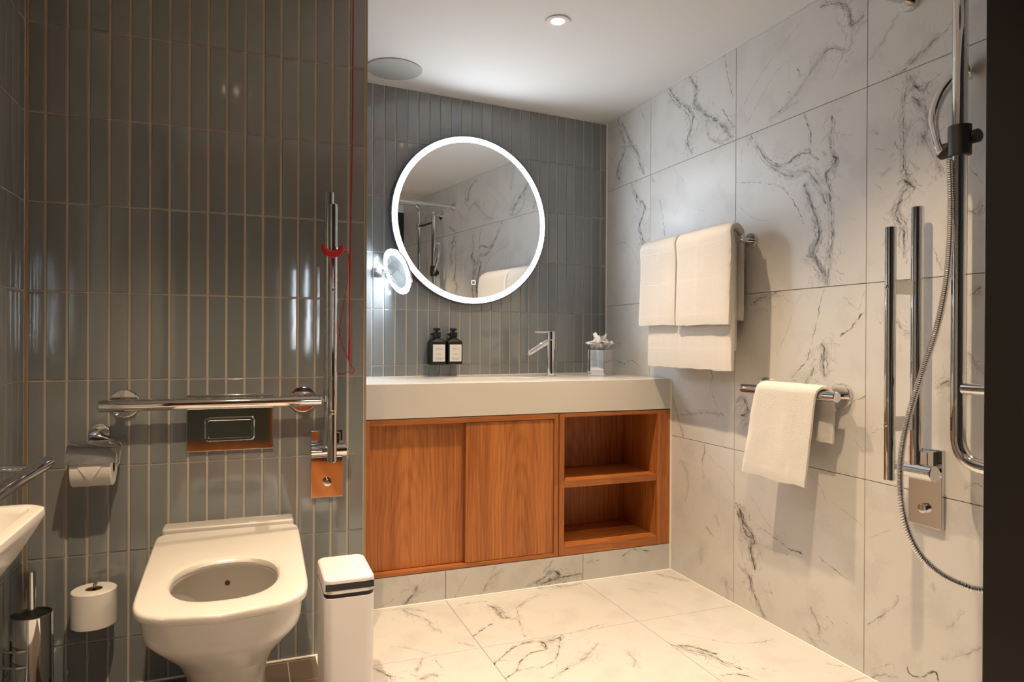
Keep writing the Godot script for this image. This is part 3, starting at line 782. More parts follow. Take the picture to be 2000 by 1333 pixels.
func vanity() -> void:
	# marble plinth under the cabinets
	var pl := struct(slab(Vector3(XA, 0, -0.03), Vector3(XR, 0.117, 0)), "baseboard_vanity", M.marble_grout, Vector3(0, 0, ZC - 0.003))
	slabs(pl, [XA + 0.002, 0.7305, 1.3325, XR - 0.004], [0.002, 0.117], 0, 0, "p", 0.0024, 0.86, 0.36, 0.7305, 0.0)
	# closed unit with two sliding doors
	var c := thing("vanity_cabinet", "oak base cabinet with two sliding doors under left of worktop", "cabinet")
	var zb := -2.93
	var z := ZC
	board(Vector3(0.372, 0.119, zb), Vector3(0.432, 0.715, z), "side_panel", M.oak_2, c)
	board(Vector3(1.195, 0.119, zb), Vector3(1.2145, 0.715, z), "side_panel", M.oak_2, c)
	board(Vector3(0.432, 0.694, zb), Vector3(1.195, 0.715, z), "top_panel", M.oak_level, c)
	board(Vector3(0.432, 0.119, zb), Vector3(1.195, 0.134, z), "bottom_panel", M.oak_level, c)
	board(Vector3(0.432, 0.134, zb), Vector3(1.195, 0.694, zb + 0.012), "back_panel", M.oak_2, c)
	veneer(0.4325, 0.83, 0.136, 0.692, z - 0.024, 0.018, "door", M.oak_0, c)
	veneer(0.811, 1.1935, 0.136, 0.692, z - 0.004, 0.018, "door", M.oak_1, c)
	# open unit with a shelf
	var o := thing("open_shelf_unit", "oak open shelf unit under right end of worktop", "shelf")
	var zk := -2.88
	board(Vector3(1.2185, 0.119, zk), Vector3(1.2425, 0.715, z), "side_panel", M.oak_2, o)
	board(Vector3(1.696, 0.119, zk), Vector3(1.7645, 0.715, z), "side_panel", M.oak_2, o)
	board(Vector3(1.2425, 0.699, zk), Vector3(1.696, 0.715, z), "top_panel", M.oak_level, o)
	board(Vector3(1.2425, 0.119, zk), Vector3(1.696, 0.158, z), "bottom_panel", M.oak_level, o)
	board(Vector3(1.2425, 0.402, zk), Vector3(1.696, 0.431, z - 0.003), "shelf", M.oak_level, o)
	veneer(1.2425, 1.696, 0.158, 0.402, zk + 0.004, 0.01, "back_panel", M.oak_0, o, Rect2(0.1, 0.05, 0.8, 0.45))
	veneer(1.2425, 1.696, 0.431, 0.699, zk + 0.004, 0.01, "back_panel", M.oak_0, o, Rect2(0.1, 0.5, 0.8, 0.5))
	# worktop with deep apron and moulded basin
	var w := thing("worktop", "white solid surface worktop with deep apron and sunken basin", "countertop")
	var mid := Vector2(1.0, -2.815)
	var poly := PackedVector2Array([Vector2(XA + 0.004, ZC), Vector2(XR - 0.004, ZC), Vector2(XR - 0.004, ZB + 0.008), Vector2(XA + 0.004, ZB + (XR - XA) * SB + 0.006)])
	var angs := []
	for k in 72:
		angs.append(TAU * k / 72.0)
	for p in poly:
		angs.append(fposmod((p - mid).angle(), TAU))
	angs.sort()
	var outer := []
	var hole := []
	for a in angs:
		var d := Vector2.from_angle(a)
		var hit := Vector2.ZERO
		for k in 4:
			var q = Geometry2D.segment_intersects_segment(mid, mid + d * 5.0, poly[k], poly[(k + 1) % 4])
			if q != null:
				hit = q
		for p in poly:
			if absf(fposmod((p - mid).angle(), TAU) - a) < 1e-6:
				hit = p
		outer.append(hit)
		hole.append(Vector2(0.215 * signf(d.x) * pow(absf(d.x), 0.8), 0.135 * signf(d.y) * pow(absf(d.y), 0.8)))
	var ring := func(src: Array, y: float, s: float, add: float, centre: Vector2) -> PackedVector3Array:
		var r := PackedVector3Array()
		for p in src:
			var q: Vector2 = p
			if centre == Vector2.ZERO:
				q = mid + q * s + q.normalized() * add
			else:
				q = Vector2(clampf(q.x, poly[0].x + add, poly[1].x - add), q.y + (-add if q.y > ZC - 0.001 else 0.0))
			r.append(Vector3(q.x, y, q.y))
		return r
	var one := Vector2.ONE
	part(lofted([ring.call(outer, 0.719, 1, 0.0, one), ring.call(outer, 0.8495, 1, 0.0, one), ring.call(outer, 0.8513, 1, 0.0007, one), ring.call(outer, 0.852, 1, 0.0025, one), ring.call(hole, 0.852, 1, 0.006, Vector2.ZERO), ring.call(hole, 0.8505, 1, 0.002, Vector2.ZERO), ring.call(hole, 0.846, 1, 0.0, Vector2.ZERO), ring.call(hole, 0.719, 1, 0.0, Vector2.ZERO)], 30.0, false, false, true), "top", M.solid_surface, w)
	part(lofted([ring.call(hole, 0.847, 0.999, 0.0, Vector2.ZERO), ring.call(hole, 0.80, 0.97, 0.0, Vector2.ZERO), ring.call(hole, 0.765, 0.88, 0.0, Vector2.ZERO), ring.call(hole, 0.75, 0.66, 0.0, Vector2.ZERO), ring.call(hole, 0.745, 0.1, 0.0, Vector2.ZERO), ring.call(hole, 0.735, 0.66, 0.0, Vector2.ZERO), ring.call(hole, 0.735, 0.999, 0.0, Vector2.ZERO)], 60.0, false, false, true), "basin_bowl", M.porcelain, w)
	part(lathe([[0.022, 0.0], [0.022, 0.003], [0.018, 0.005]], 24), "waste", M.chrome, w, Vector3(mid.x, 0.7455, mid.y))

# ------------------------------------------------------------------ mirrors
func arc_segment(r0: float, r1: float, y0: float, y1: float, a0: float, a1: float, seg: int) -> ArrayMesh:
	var rings := []
	var b := 0.0012
	for i in seg + 1:
		var a := lerpf(a0, a1, float(i) / seg)
		var d := Vector3(cos(a), 0, sin(a))
		var up := Vector3.UP
		rings.append(PackedVector3Array([d * r0 + up * y0, d * r1 + up * y0, d * r1 + up * (y1 - b), d * (r1 - b) + up * y1, d * (r0 + b) + up * y1, d * r0 + up * (y1 - b)]))
	return lofted(rings, 40.0)

func led_ring(parent: Node3D, r0: float, r1: float, y0: float, y1: float, count: int, energy: float) -> void:
	for k in count:
		var a := TAU * k / count
		part(arc_segment(r0, r1, y0, y1, a, a + TAU / count, maxi(3, 72 / count)), "led_strip", M.led_white, parent)
		var l := SpotLight3D.new()
		l.name = "led_light"
		var am := a + PI / count
		l.position = Vector3(cos(am), 0, sin(am)) * ((r0 + r1) * 0.5) + Vector3.UP * ((y0 + y1) * 0.5)
		l.rotation_degrees = Vector3(90, 0, 0)
		l.light_color = COOL
		l.light_energy = energy
		l.light_size = 0.002
		l.spot_angle = 88.0
		l.spot_angle_attenuation = 1.0
		l.spot_range = 8.0
		l.spot_attenuation = 2.0
		l.shadow_enabled = true
		parent.add_child(l, true)

func mirror() -> void:
	var nb := Vector3(SB, 0, 1).normalized()
	var at := Vector3(0.987, 1.585, ZB + (XR - 0.987) * SB)
	var m := thing("wall_mirror", "large round wall mirror with bright white light ring above basin", "mirror", at)
	m.basis = facing(nb)
	part(lathe([[0.36, 0.0], [0.392, 0.0005], [0.398, 0.004], [0.3985, 0.029], [0.3977, 0.0305], [0.3925, 0.031], [0.392, 0.027], [0.36, 0.027]], 96), "back_body", M.mirror_edge, m)
	led_ring(m, 0.3665, 0.3917, 0.0265, 0.0335, 12, 0.085)
	part(lathe([[0.3663, 0.0275], [0.3663, 0.0305], [0.3655, 0.0315]], 96), "glass", M.mirror_glass, m)
	var t := part(lofted([rrect(0.021, 0.021, 0.005, 0.0316), rrect(0.021, 0.021, 0.005, 0.0319), rrect(0.015, 0.015, 0.003, 0.0319), rrect(0.015, 0.015, 0.003, 0.0316)], 30.0, false, false, true), "touch_switch", M.touch_mark, m, Vector3(0.006, 0, 0.292))
	t.set_meta("label", "small square touch mark low on the glass")
	# small swivelling make-up mirror
	var c := Vector3(0.612, 1.319, -2.965)
	var s := thing("makeup_mirror", "small round lit make-up mirror turned towards the alcove side", "mirror", c)
	var n := Vector3(-0.853, -0.329, 0.242).normalized()
	var h := Node3D.new()
	h.name = "head"
	h.basis = facing(n)
	s.add_child(h)
	part(lathe([[0.05, -0.016], [0.098, -0.012], [0.1035, -0.006], [0.1035, -0.001], [0.08, -0.001]], 64), "back_body", M.chrome, h)
	led_ring(h, 0.076, 0.103, -0.001, 0.005, 8, 0.075)
	part(lathe([[0.0757, -0.001], [0.0757, 0.002], [0.075, 0.003]], 64), "glass", M.mirror_glass, h)
	var wz := func(x: float) -> float: return ZB + (XR - x) * SB
	part(rbox(Vector3(0.05, 0.042, 0.012), 0.002), "wall_plate", M.chrome_soft, s, Vector3(0.545, 1.318, wz.call(0.545) + 0.006) - c, Basis(Vector3(nb.z, 0, -nb.x), Vector3.UP, nb))
	part(tube(rounded([Vector3(0.56, 1.318, wz.call(0.56) + 0.01) - c, Vector3(0.60, 1.322, wz.call(0.6) + 0.045) - c, -n * 0.014], 0.015), [0.006], 16), "arm", M.chrome, s)

# ------------------------------------------------------------------ things on and above the worktop
func counter_things() -> void:
	var nb := Vector3(SB, 0, 1).normalized()
	var bb := Basis(Vector3(nb.z, 0, -nb.x), Vector3.UP, nb)
	for k in 2:
		var x := [0.807, 0.888][k] as float
		var t := thing("soap_dispenser", ["black pump bottle with white label, nearer the free tile corner", "black pump bottle with white label, nearer the tap"][k], "soap dispenser", Vector3(x, 0.908, ZB + (XR - x) * SB) + nb * 0.042, "pump bottles on the wall")
		t.basis = bb
		part(rloft([[0.070, 0.058, 0.008, 0.0], [0.074, 0.062, 0.01, 0.003], [0.074, 0.062, 0.01, 0.1], [0.066, 0.056, 0.012, 0.109], [0.04, 0.036, 0.016, 0.119], [0.03, 0.03, 0.0149, 0.124], [0.03, 0.03, 0.0149, 0.128]], 5), "bottle", M.black_plastic, t)
		part(lathe([[0.019, 0.126], [0.019, 0.146], [0.017, 0.148], [0.0085, 0.149], [0.0085, 0.158]], 28), "collar", M.black_plastic, t)
		part(rloft([[0.03, 0.026, 0.008, 0.156], [0.03, 0.026, 0.008, 0.164], [0.027, 0.023, 0.007, 0.167]], 4), "pump_head", M.black_plastic, t)
		part(rod(Vector3(-0.008, 0.143, 0.0), Vector3(-0.03, 0.137, 0.006), 0.005, 14), "nozzle", M.black_plastic, t)
		part(rbox(Vector3(0.06, 0.09, 0.014), 0.002), "wall_clip", M.black_plastic, t, Vector3(0, 0.05, -0.0355))
		var im := Image.create(128, 176, false, Image.FORMAT_RGB8)
		im.fill(Color(1, 1, 1))
		var ink := Color(0.32, 0.33, 0.34)
		var r := RandomNumberGenerator.new()
		r.seed = 4 + k
		for row in [[36, 62, 4], [52, 80, 2], [96, 54, 6], [136, 92, 3], [144, 84, 3], [152, 60, 3]]:
			var px: int = 64 - row[1] / 2
			while px < 64 + row[1] / 2:
				var wd := r.randi_range(3, 8)
				im.fill_rect(Rect2i(px, row[0], wd, row[2]), ink)
				px += wd + r.randi_range(2, 4)
		var lm := mat("label_%d" % k, Color(0.82, 0.82, 0.81), 0.6)
		lm.albedo_texture = ImageTexture.create_from_image(im)
		part(tile_mesh(0.058, 0.078, 0.0006, 0.0003, 0.0003, 0.0003), "label", lm, t, Vector3(-0.029, 0.014, 0.031))
	# tap, spout towards the basin
	var p := thing("basin_tap", "chrome pillar tap with slanted spout at right of basin", "tap", Vector3(1.322, 0.852, -2.9))
	part(lathe([[0.025, 0.0], [0.025, 0.004], [0.0215, 0.006], [0.0215, 0.168], [0.0205, 0.17]], 36), "body", M.chrome, p)
	part(lathe([[0.0205, 0.172], [0.0215, 0.173], [0.0215, 0.21], [0.02, 0.212]], 36), "cap", M.chrome, p)
	part(rod(Vector3(0.0, 0.172, 0.0), Vector3(-0.118, 0.108, 0.012), 0.0125), "spout", M.chrome, p)
	part(rod(Vector3(-0.01, 0.207, 0.0), Vector3(-0.085, 0.208, 0.006), 0.0042, 14), "lever", M.chrome, p)
	# tissue box
	var rot := Vector2(0.932, 0.362)
	var fw := Vector2(0.362, -0.932)
	var a := deg_to_rad(34.0)
	var e1 := -rot * cos(a) + fw * sin(a)
	var e2 := rot * sin(a) + fw * cos(a)
	var s := 0.092
	var near := Vector2(1.575, -2.845)
	var cc := near + (e1 + e2) * s * 0.5
	var b := thing("tissue_box", "chrome cube tissue box with white tissue beside marble wall", "tissue box", Vector3(cc.x, 0.852, cc.y))
	b.basis = Basis(Vector3(e2.x, 0, e2.y), Vector3.UP, Vector3(-e1.x, 0, -e1.y))
	part(lofted([rrect(s - 0.004, s - 0.004, 0.003, 0.0), rrect(s, s, 0.004, 0.002), rrect(s, s, 0.004, 0.122), rrect(s - 0.004, s - 0.004, 0.003, 0.125), rrect(0.05, 0.03, 0.014, 0.125), rrect(0.05, 0.03, 0.014, 0.118)], 35.0), "box", M.chrome, b)
	var v := PackedVector3Array()
	var rr := RandomNumberGenerator.new()
	rr.seed = 3
	# petals: [heading, reach, rise, half width, sag]
	for pet in [[0.3, 0.085, 0.165, 0.05, 0.02], [1.5, 0.07, 0.16, 0.05, 0.02], [2.7, 0.085, 0.17, 0.05, 0.02], [3.9, 0.075, 0.16, 0.05, 0.02], [5.2, 0.08, 0.165, 0.05, 0.02], [0.9, 0.034, 0.2, 0.052, -0.002], [4.0, 0.038, 0.205, 0.05, -0.002], [2.4, 0.03, 0.19, 0.045, -0.002]]:
		var ang: float = pet[0]
		var d := Vector3(cos(ang), 0, sin(ang))
		var sd := Vector3(-sin(ang), 0, cos(ang))
		var tip: Vector3 = d * pet[1] + Vector3.UP * pet[2]
		var rows := []
		for i in 9:
			var tt := i / 8.0
			var cpt: Vector3 = (d * 0.004 + Vector3.UP * 0.119).lerp(tip, tt) + Vector3.UP * (pet[4] * sin(PI * minf(tt * 1.25, 1.0)))
			var hw: float = pet[3] * pow(sin(PI * clampf(tt * 0.78 + 0.18, 0, 1)), 0.8) + 0.002
			var row := PackedVector3Array()
			for j in 9:
				var q := j / 4.0 - 1.0
				row.append(cpt + sd * (hw * q) + Vector3.UP * (0.005 * cos(q * 6.0 + ang * 3.0) * tt) - d * (0.014 * q * q) + d * rr.randf_range(-0.0012, 0.0012))
			rows.append(row)
		for i in 8:
			for j in 8:
				quad(v, rows[i][j], rows[i][j + 1], rows[i + 1][j + 1], rows[i + 1][j])
	part(finish(v, 60.0, PackedVector2Array(), false), "tissue", M.tissue, b)

# ------------------------------------------------------------------ toilet
func plan(a: float, zb: float, zf: float, y: float, nf := 3.4, nbk := 9.0, taper := 0.0, n := 72, cx := -0.045, sag := 0.0) -> PackedVector3Array:
	var o := PackedVector3Array()
	for k in n:
		var t := TAU * k / n
		var c := cos(t)
		var s := sin(t)
		var e := nf if s >= 0.0 else nbk
		var x := signf(c) * pow(absf(c), 2.0 / e)
		var zz := signf(s) * pow(absf(s), 2.0 / e)
		var f := (zz + 1.0) * 0.5
		o.append(Vector3(cx + a * x * (1.0 - taper * f), y, lerpf(zb, zf, f) + sag * (1.0 - x * x) * f * f * f))
	return o

func toilet() -> void:
	var t := thing("toilet", "white back-to-wall toilet pan with open seat and no lid", "toilet", Vector3(0, 0, 0))
	var zb := ZA + 0.002
	part(lofted([plan(0.10, zb, -1.77, 0.0, 2.6), plan(0.10, zb, -1.772, 0.02, 2.6), plan(0.094, zb, -1.80, 0.12, 2.6), plan(0.106, zb, -1.755, 0.20, 2.8), plan(0.128, zb, -1.70, 0.265, 3.0, 9, 0.0, 72, -0.045, 0.01), plan(0.152, zb, -1.645, 0.312, 3.6, 9, 0.02, 72, -0.045, 0.025), plan(0.173, zb, -1.608, 0.355, 5.0, 9, 0.05, 72, -0.045, 0.045), plan(0.179, zb, -1.598, 0.375, 7.0, 9, 0.06, 72, -0.045, 0.052), plan(0.181, zb, -1.594, 0.395, 8.0, 9, 0.07, 72, -0.045, 0.055), plan(0.184, zb, -1.59, 0.432, 9.0, 9, 0.07, 72, -0.045, 0.058), plan(0.18, zb, -1.594, 0.437, 9.0, 9, 0.07, 72, -0.045, 0.058), plan(0.117, -1.905, -1.606, 0.437, 2.4, 2.4), plan(0.118, -1.906, -1.605, 0.43, 2.4, 2.4), plan(0.142, -1.952, -1.6, 0.415, 2.6, 2.6), plan(0.135, -1.952, -1.62, 0.36, 2.6, 2.6), plan(0.105, -1.945, -1.68, 0.29, 2.6, 2.6), plan(0.08, -1.93, -1.73, 0.2, 2.4, 2.4), plan(0.05, -1.9, -1.78, 0.13, 2, 2)], 40.0), "pan", M.porcelain, t)
	part(lathe([[0.0065, 0.0], [0.0065, 0.0012], [0.004, 0.0016]], 20), "flush_outlet", M.cardboard, t, Vector3(-0.045, 0.376, -1.9515), facing(Vector3(0, 0, 1)))
	# seat ring: straight sides, gently bowed front
	var zs := -2.185
	var zf := -1.578
	var rings := []
	for l in [[0.189, 0.0, 0.0, 0.4385], [0.1925, -0.002, 0.002, 0.4415], [0.1935, -0.002, 0.003, 0.452], [0.1915, 0.0, 0.0, 0.457], [0.187, 0.005, -0.006, 0.4595]]:
		rings.append(plan(l[0], zs + l[1], zf + l[2], l[3], 10.0, 16.0, 0.075, 72, -0.045, 0.062))
	rings.append_array([plan(0.15, -2.02, -1.575, 0.4605, 3.4, 4.0, 0.05), plan(0.126, -1.912, -1.594, 0.4585, 2.4, 2.6), plan(0.119, -1.902, -1.605, 0.453, 2.3, 2.4), plan(0.117, -1.898, -1.609, 0.445, 2.3, 2.4), plan(0.118, -1.9, -1.608, 0.4385, 2.3, 2.4)])
	part(lofted(rings, 40.0, false, false, true), "seat", M.seat_white, t)
	part(rbox(Vector3(0.365, 0.028, 0.076), 0.006, 0.012), "hinge_ledge", M.seat_white, t, Vector3(-0.045, 0.4535, -2.2395))

# ------------------------------------------------------------------ on the wall behind the toilet
func fold_rail(called: String, label: String, at: Vector3, turn: Basis, near_top: float, far_top: float, group: String) -> Node3D:
	# local: x along the wall, y up, z out; the origin lies on the wall under the plate at floor height
	var t := thing(called, label, "grab rail", at, group)
	t.basis = turn
	part(rbox(Vector3(0.1, 0.217, 0.012), 0.0015), "wall_plate", M.chrome, t, Vector3(0, 0.62, 0.0062))
	part(rbox(Vector3(0.05, 0.05, 0.04), 0.003), "hinge_block", M.chrome, t, Vector3(0.012, 0.7, 0.031))
	part(rod(Vector3(-0.055, 0.668, 0.048), Vector3(0.057, 0.668, 0.048), 0.0215, 32), "hinge_pin", M.chrome, t)
	var k := part(lathe([[0.013, 0.0], [0.013, 0.011], [0.0118, 0.013], [0.009, 0.0135]], 24), "lock_knob", M.chrome, t, Vector3(0, 0.562, 0.012), facing(Vector3(0, 0, 1)))
	part(lathe([[0.009, 0.0], [0.009, 0.001], [0.007, 0.0014]], 20), "cap", M.chrome_soft, k, Vector3(0, 0.0133, 0))
	part(rod(Vector3(0, 0.672, 0.046), Vector3(0, near_top, 0.046), 0.0165), "rail", M.chrome, t)
	part(rod(Vector3(0, 0.648, 0.147), Vector3(0, far_top, 0.147), 0.014), "rail", M.chrome, t)
	for y in [0.80, 1.172]:
		part(rbox(Vector3(0.008, 0.04, 0.085), 0.0012), "bracket", M.chrome_soft, t, Vector3(0, y, 0.0965))
		part(lathe([[0.006, 0.0], [0.006, 0.002], [0.0045, 0.003]], 16), "screw_cap", M.chrome_soft, t, Vector3(0.0, y, 0.1603), facing(Vector3(0, 0, 1)))
	return t

func wc_wall_things() -> void:
	# flush plate
	var f := thing("flush_plate", "square chrome flush plate with framed button behind toilet rail", "flush plate", Vector3(-0.045, 0.765, ZA))
	part(rbox(Vector3(0.246, 0.172, 0.011), 0.0015), "plate", M.chrome, f, Vector3(0, 0, 0.0056))
	var fr := []
	for l in [[0.142, 0.074, 0.012, 0.0], [0.142, 0.074, 0.012, 0.008], [0.136, 0.068, 0.01, 0.011], [0.124, 0.056, 0.006, 0.011], [0.12, 0.052, 0.004, 0.008], [0.12, 0.052, 0.004, 0.0]]:
		fr.append(rrect(l[0], l[1], l[2], l[3]))
	var fb := part(lofted(fr, 30.0, false, false, true), "button_frame", M.chrome, f, Vector3(-0.002, -0.019, 0.0112), facing(Vector3(0, 0, 1)))
	part(rloft([[0.119, 0.051, 0.004, 0.0], [0.119, 0.051, 0.004, 0.004], [0.117, 0.049, 0.003, 0.005]], 4), "button", M.chrome, fb)
	# horizontal back rail
	var h := thing("back_rail", "long horizontal chrome rail across the flush plate", "grab rail", Vector3(0, 0.83, ZA))
	part(rod(Vector3(-0.387, 0, 0.072), Vector3(0.2195, 0, 0.072), 0.0172, 32), "rail", M.chrome, h)
	for x in [-0.333, 0.168]:
		disc_on("flange", M.chrome, h, Vector3(x, 0.0, 0.0005), Vector3(0, 0, 1), 0.0415, 0.009, 0.003)
		part(rod(Vector3(x, 0, 0.009), Vector3(x, 0, 0.06), 0.012, 20), "post", M.chrome, h)
	fold_rail("fold_down_rail", "chrome fold-down rail raised beside toilet with red cord on it", Vector3(0.243, 0, ZA), Basis(), 1.49, 1.433, "")
	# red alarm cord
	var c := thing("alarm_cord", "thin red emergency cord hanging beside raised rail at toilet", "pull cord", Vector3(0, 0, 0))
	var z := ZA + 0.03
	part(tube(smooth([Vector3(0.317, HC, z), Vector3(0.316, 1.7, z), Vector3(0.312, 1.35, z), Vector3(0.31, 1.13, z), Vector3(0.311, 0.94, z)], 0.03), [0.0021], 8), "cord", M.red_cord, c)
	part(tube(smooth([Vector3(0.262, 1.295, z + 0.12), Vector3(0.292, 1.302, z + 0.06), Vector3(0.307, 1.27, z + 0.004), Vector3(0.309, 1.1, z + 0.004), Vector3(0.307, 0.98, z), Vector3(0.311, 0.943, z), Vector3(0.325, 0.925, z), Vector3(0.32, 0.912, z), Vector3(0.305, 0.917, z), Vector3(0.29, 0.908, z), Vector3(0.272, 0.911, z)], 0.012), [0.0015], 8), "cord", M.red_cord, c)
	part(tube(smooth([Vector3(0.236, 1.275, z + 0.135), Vector3(0.237, 1.21, z + 0.14), Vector3(0.25, 1.14, z + 0.1), Vector3(0.268, 1.06, z + 0.05), Vector3(0.287, 1.0, z + 0.02), Vector3(0.303, 0.965, z + 0.004), Vector3(0.311, 0.944, z + 0.002)], 0.012), [0.0014], 8), "cord", M.red_cord, c)
	part(tube(smooth([Vector3(0.300, 1.295, z + 0.03), Vector3(0.297, 1.21, z + 0.04), Vector3(0.283, 1.12, z + 0.045), Vector3(0.272, 1.05, z + 0.05), Vector3(0.268, 0.98, z + 0.04), Vector3(0.268, 0.95, z + 0.03)], 0.012), [0.0012], 8), "cord", M.red_cord, c)
	var hank := PackedVector3Array()
	var hr := []
	for k in 33:
		var u := k / 32.0
		var a := lerpf(deg_to_rad(172.0), deg_to_rad(368.0), u)
		hank.append(Vector3(0.2405 + 0.027 * cos(a), 1.303 + 0.024 * sin(a), ZA + 0.147 + 0.021))
		hr.append(0.0055 + 0.0055 * sin(PI * u) + 0.0004 * sin(u * 90.0))
	part(tube(hank, hr, 14, 60.0), "hank", M.red_cord, c)
	# paper holder with roll
	var p := thing("paper_holder", "chrome covered paper holder on sage tiles left of toilet", "paper holder", Vector3(-0.396, 0.748, ZA))
	disc_on("flange", M.chrome, p, Vector3(0, 0, 0.0005), Vector3(0, 0, 1), 0.028, 0.01, 0.003)
	part(rod(Vector3(0, -0.004, 0.01), Vector3(0, -0.006, 0.03), 0.008, 18), "post", M.chrome, p)
	var cov := PackedVector3Array()
	var ca := []
	for k in 12:
		var a := lerpf(deg_to_rad(112.0), deg_to_rad(12.0), k / 11.0)
		ca.append(Vector2(0.073 + 0.066 * cos(a), -0.082 + 0.068 * sin(a)))
	var rings := []
	for x in [-0.06, -0.059, 0.059, 0.06]:
		var ring := PackedVector3Array()
		var e := 0.0006 if absf(x) > 0.0595 else 0.0
		for q in ca:
			ring.append(Vector3(x, q.y, q.x))
		for i in range(ca.size() - 1, -1, -1):
			var q: Vector2 = ca[i]
			var d := (q - Vector2(0.073, -0.082)).normalized() * (0.0016 - e)
			ring.append(Vector3(x, q.y - d.y, q.x - d.x))
		rings.append(ring)
	part(lofted(rings, 30.0), "cover", M.chrome, p)
	part(tube(rounded([Vector3(0, -0.006, 0.028), Vector3(0.059, -0.03, 0.028), Vector3(0.059, -0.084, 0.073), Vector3(-0.05, -0.084, 0.073)], 0.01, 6), [0.0032], 14), "arm", M.chrome, p)
	paper_roll("toilet_roll", "white toilet roll with folded point hanging in covered holder", Vector3(-0.398, 0.664, ZA + 0.073), Basis(Vector3(0, 0, 1), Vector3(1, 0, 0), Vector3(0, 1, 0)), true)
	# spare roll on an upright pin
	var s := thing("spare_roll_holder", "chrome upright pin holding the spare roll low on tiles", "paper holder", Vector3(-0.396, 0.33, ZA))
	disc_on("flange", M.chrome, s, Vector3(0.0, -0.03, 0.0005), Vector3(0, 0, 1), 0.02, 0.008)
	part(tube(rounded([Vector3(0, -0.03, 0.006), Vector3(0, -0.03, 0.013), Vector3(0, 0.0, 0.013), Vector3(0, 0.0, 0.075), Vector3(0, -0.10, 0.075)], 0.006, 6), [0.0035], 14), "pin", M.chrome, s)
	paper_roll("toilet_roll", "spare white toilet roll standing upright low on tiles", Vector3(-0.396, 0.27, ZA + 0.075), Basis(), false)

func paper_roll(called: String, label: String, at: Vector3, turn: Basis, folded: bool) -> void:
	var t := thing(called, label, "toilet paper", at)
	t.basis = turn
	var r := 0.056
	part(lathe([[0.0215, -0.05], [r - 0.003, -0.05], [r, -0.0475], [r + 0.0004, -0.01], [r, 0.0475], [r - 0.003, 0.05], [0.0215, 0.05]], 56, 30.0, true), "paper", M.paper, t)
	part(lathe([[0.0192, -0.0485], [0.0213, -0.0485], [0.0213, 0.0485], [0.0192, 0.0485]], 36, 30.0, true), "core", M.cardboard, t)
	if folded:
		# the pointed last sheet lying on the front of the roll; local y runs along the roll
		var v := PackedVector3Array()
		var n := 10
		for i in n:
			for sgn in [-1.0, 1.0]:
				var f0 := float(i) / n
				var f1 := float(i + 1) / n
				var pts := []
				for q in [[f0, 0.0], [f1, 0.0], [f1, 1.0], [f0, 1.0]]:
					var a: float = lerpf(deg_to_rad(72.0), deg_to_rad(-38.0), q[0])
					var hw: float = 0.048 * (1.0 if q[0] < 0.32 else (1.0 - q[0]) / 0.68)
					pts.append(Vector3(cos(a) * (r + 0.0028), sgn * hw * q[1], sin(a) * (r + 0.0028)))
				quad(v, pts[0], pts[1], pts[2], pts[3])
		part(finish(v, 60.0, PackedVector2Array(), false), "folded_end", M.paper, t)

# ------------------------------------------------------------------ left wall
func left_wall_things() -> void:
	var b := thing("wall_basin", "white wall-hung washbasin at left beside toilet brush", "washbasin", Vector3(XL, 0, 0))
	var lev := []
	for l in [[0.13, 0.22, 0.06, 0.56, 0.075], [0.17, 0.33, 0.09, 0.59, 0.09], [0.215, 0.43, 0.08, 0.65, 0.11], [0.236, 0.475, 0.06, 0.69, 0.1195], [0.242, 0.485, 0.05, 0.705, 0.1225], [0.24, 0.482, 0.048, 0.714, 0.1215], [0.232, 0.47, 0.044, 0.7165, 0.119], [0.205, 0.435, 0.036, 0.7155, 0.119], [0.19, 0.42, 0.04, 0.705, 0.12], [0.175, 0.395, 0.05, 0.66, 0.12], [0.13, 0.3, 0.05, 0.615, 0.115]]:
		lev.append([l[0], l[1], l[2], l[3], l[4], -1.255])
	part(rloft(lev, 8, 40.0), "basin", M.porcelain, b)
	var r := thing("side_rail", "horizontal chrome rail on left wall above white washbasin", "grab rail", Vector3(XL, 0.702, 0))
	part(rod(Vector3(0.105, 0, -2.06), Vector3(0.105, 0, -1.15), 0.0168, 28), "rail", M.chrome, r)
	for z in [-1.93, -1.25]:
		disc_on("flange", M.chrome, r, Vector3(0.0005, 0.012, z), Vector3(1, 0, 0), 0.036, 0.009, 0.003)
		part(rod(Vector3(0.008, 0.012, z), Vector3(0.097, 0.008, z), 0.0095, 18), "post", M.chrome, r)
	var t := thing("toilet_brush", "polished steel toilet brush in cylinder holder hung on left wall", "toilet brush", Vector3(-0.508, 0.09, -2.06))
	part(lathe([[0.046, 0.0], [0.0475, 0.002], [0.0475, 0.228], [0.0465, 0.23], [0.0435, 0.23], [0.0435, 0.2], [0.02, 0.19]], 48), "holder", M.chrome, t)
	part(lathe([[0.043, 0.2], [0.043, 0.224], [0.04, 0.226], [0.012, 0.228]], 40), "lid", M.holder_black, t)
	part(lathe([[0.0095, 0.225], [0.0095, 0.336], [0.009, 0.338], [0.006, 0.3385]], 24), "handle", M.chrome_soft, t)
	for y in [0.115, 0.155]:
		part(tube(rounded([Vector3(-0.0725, y, 0.02), Vector3(-0.03, y, 0.05), Vector3(0.0, y, 0.049)], 0.015, 5), [0.003], 12), "bracket_wire", M.chrome, t)
	part(rbox(Vector3(0.006, 0.06, 0.03), 0.0015), "wall_plate", M.chrome, t, Vector3(-0.0698, 0.135, 0.02))

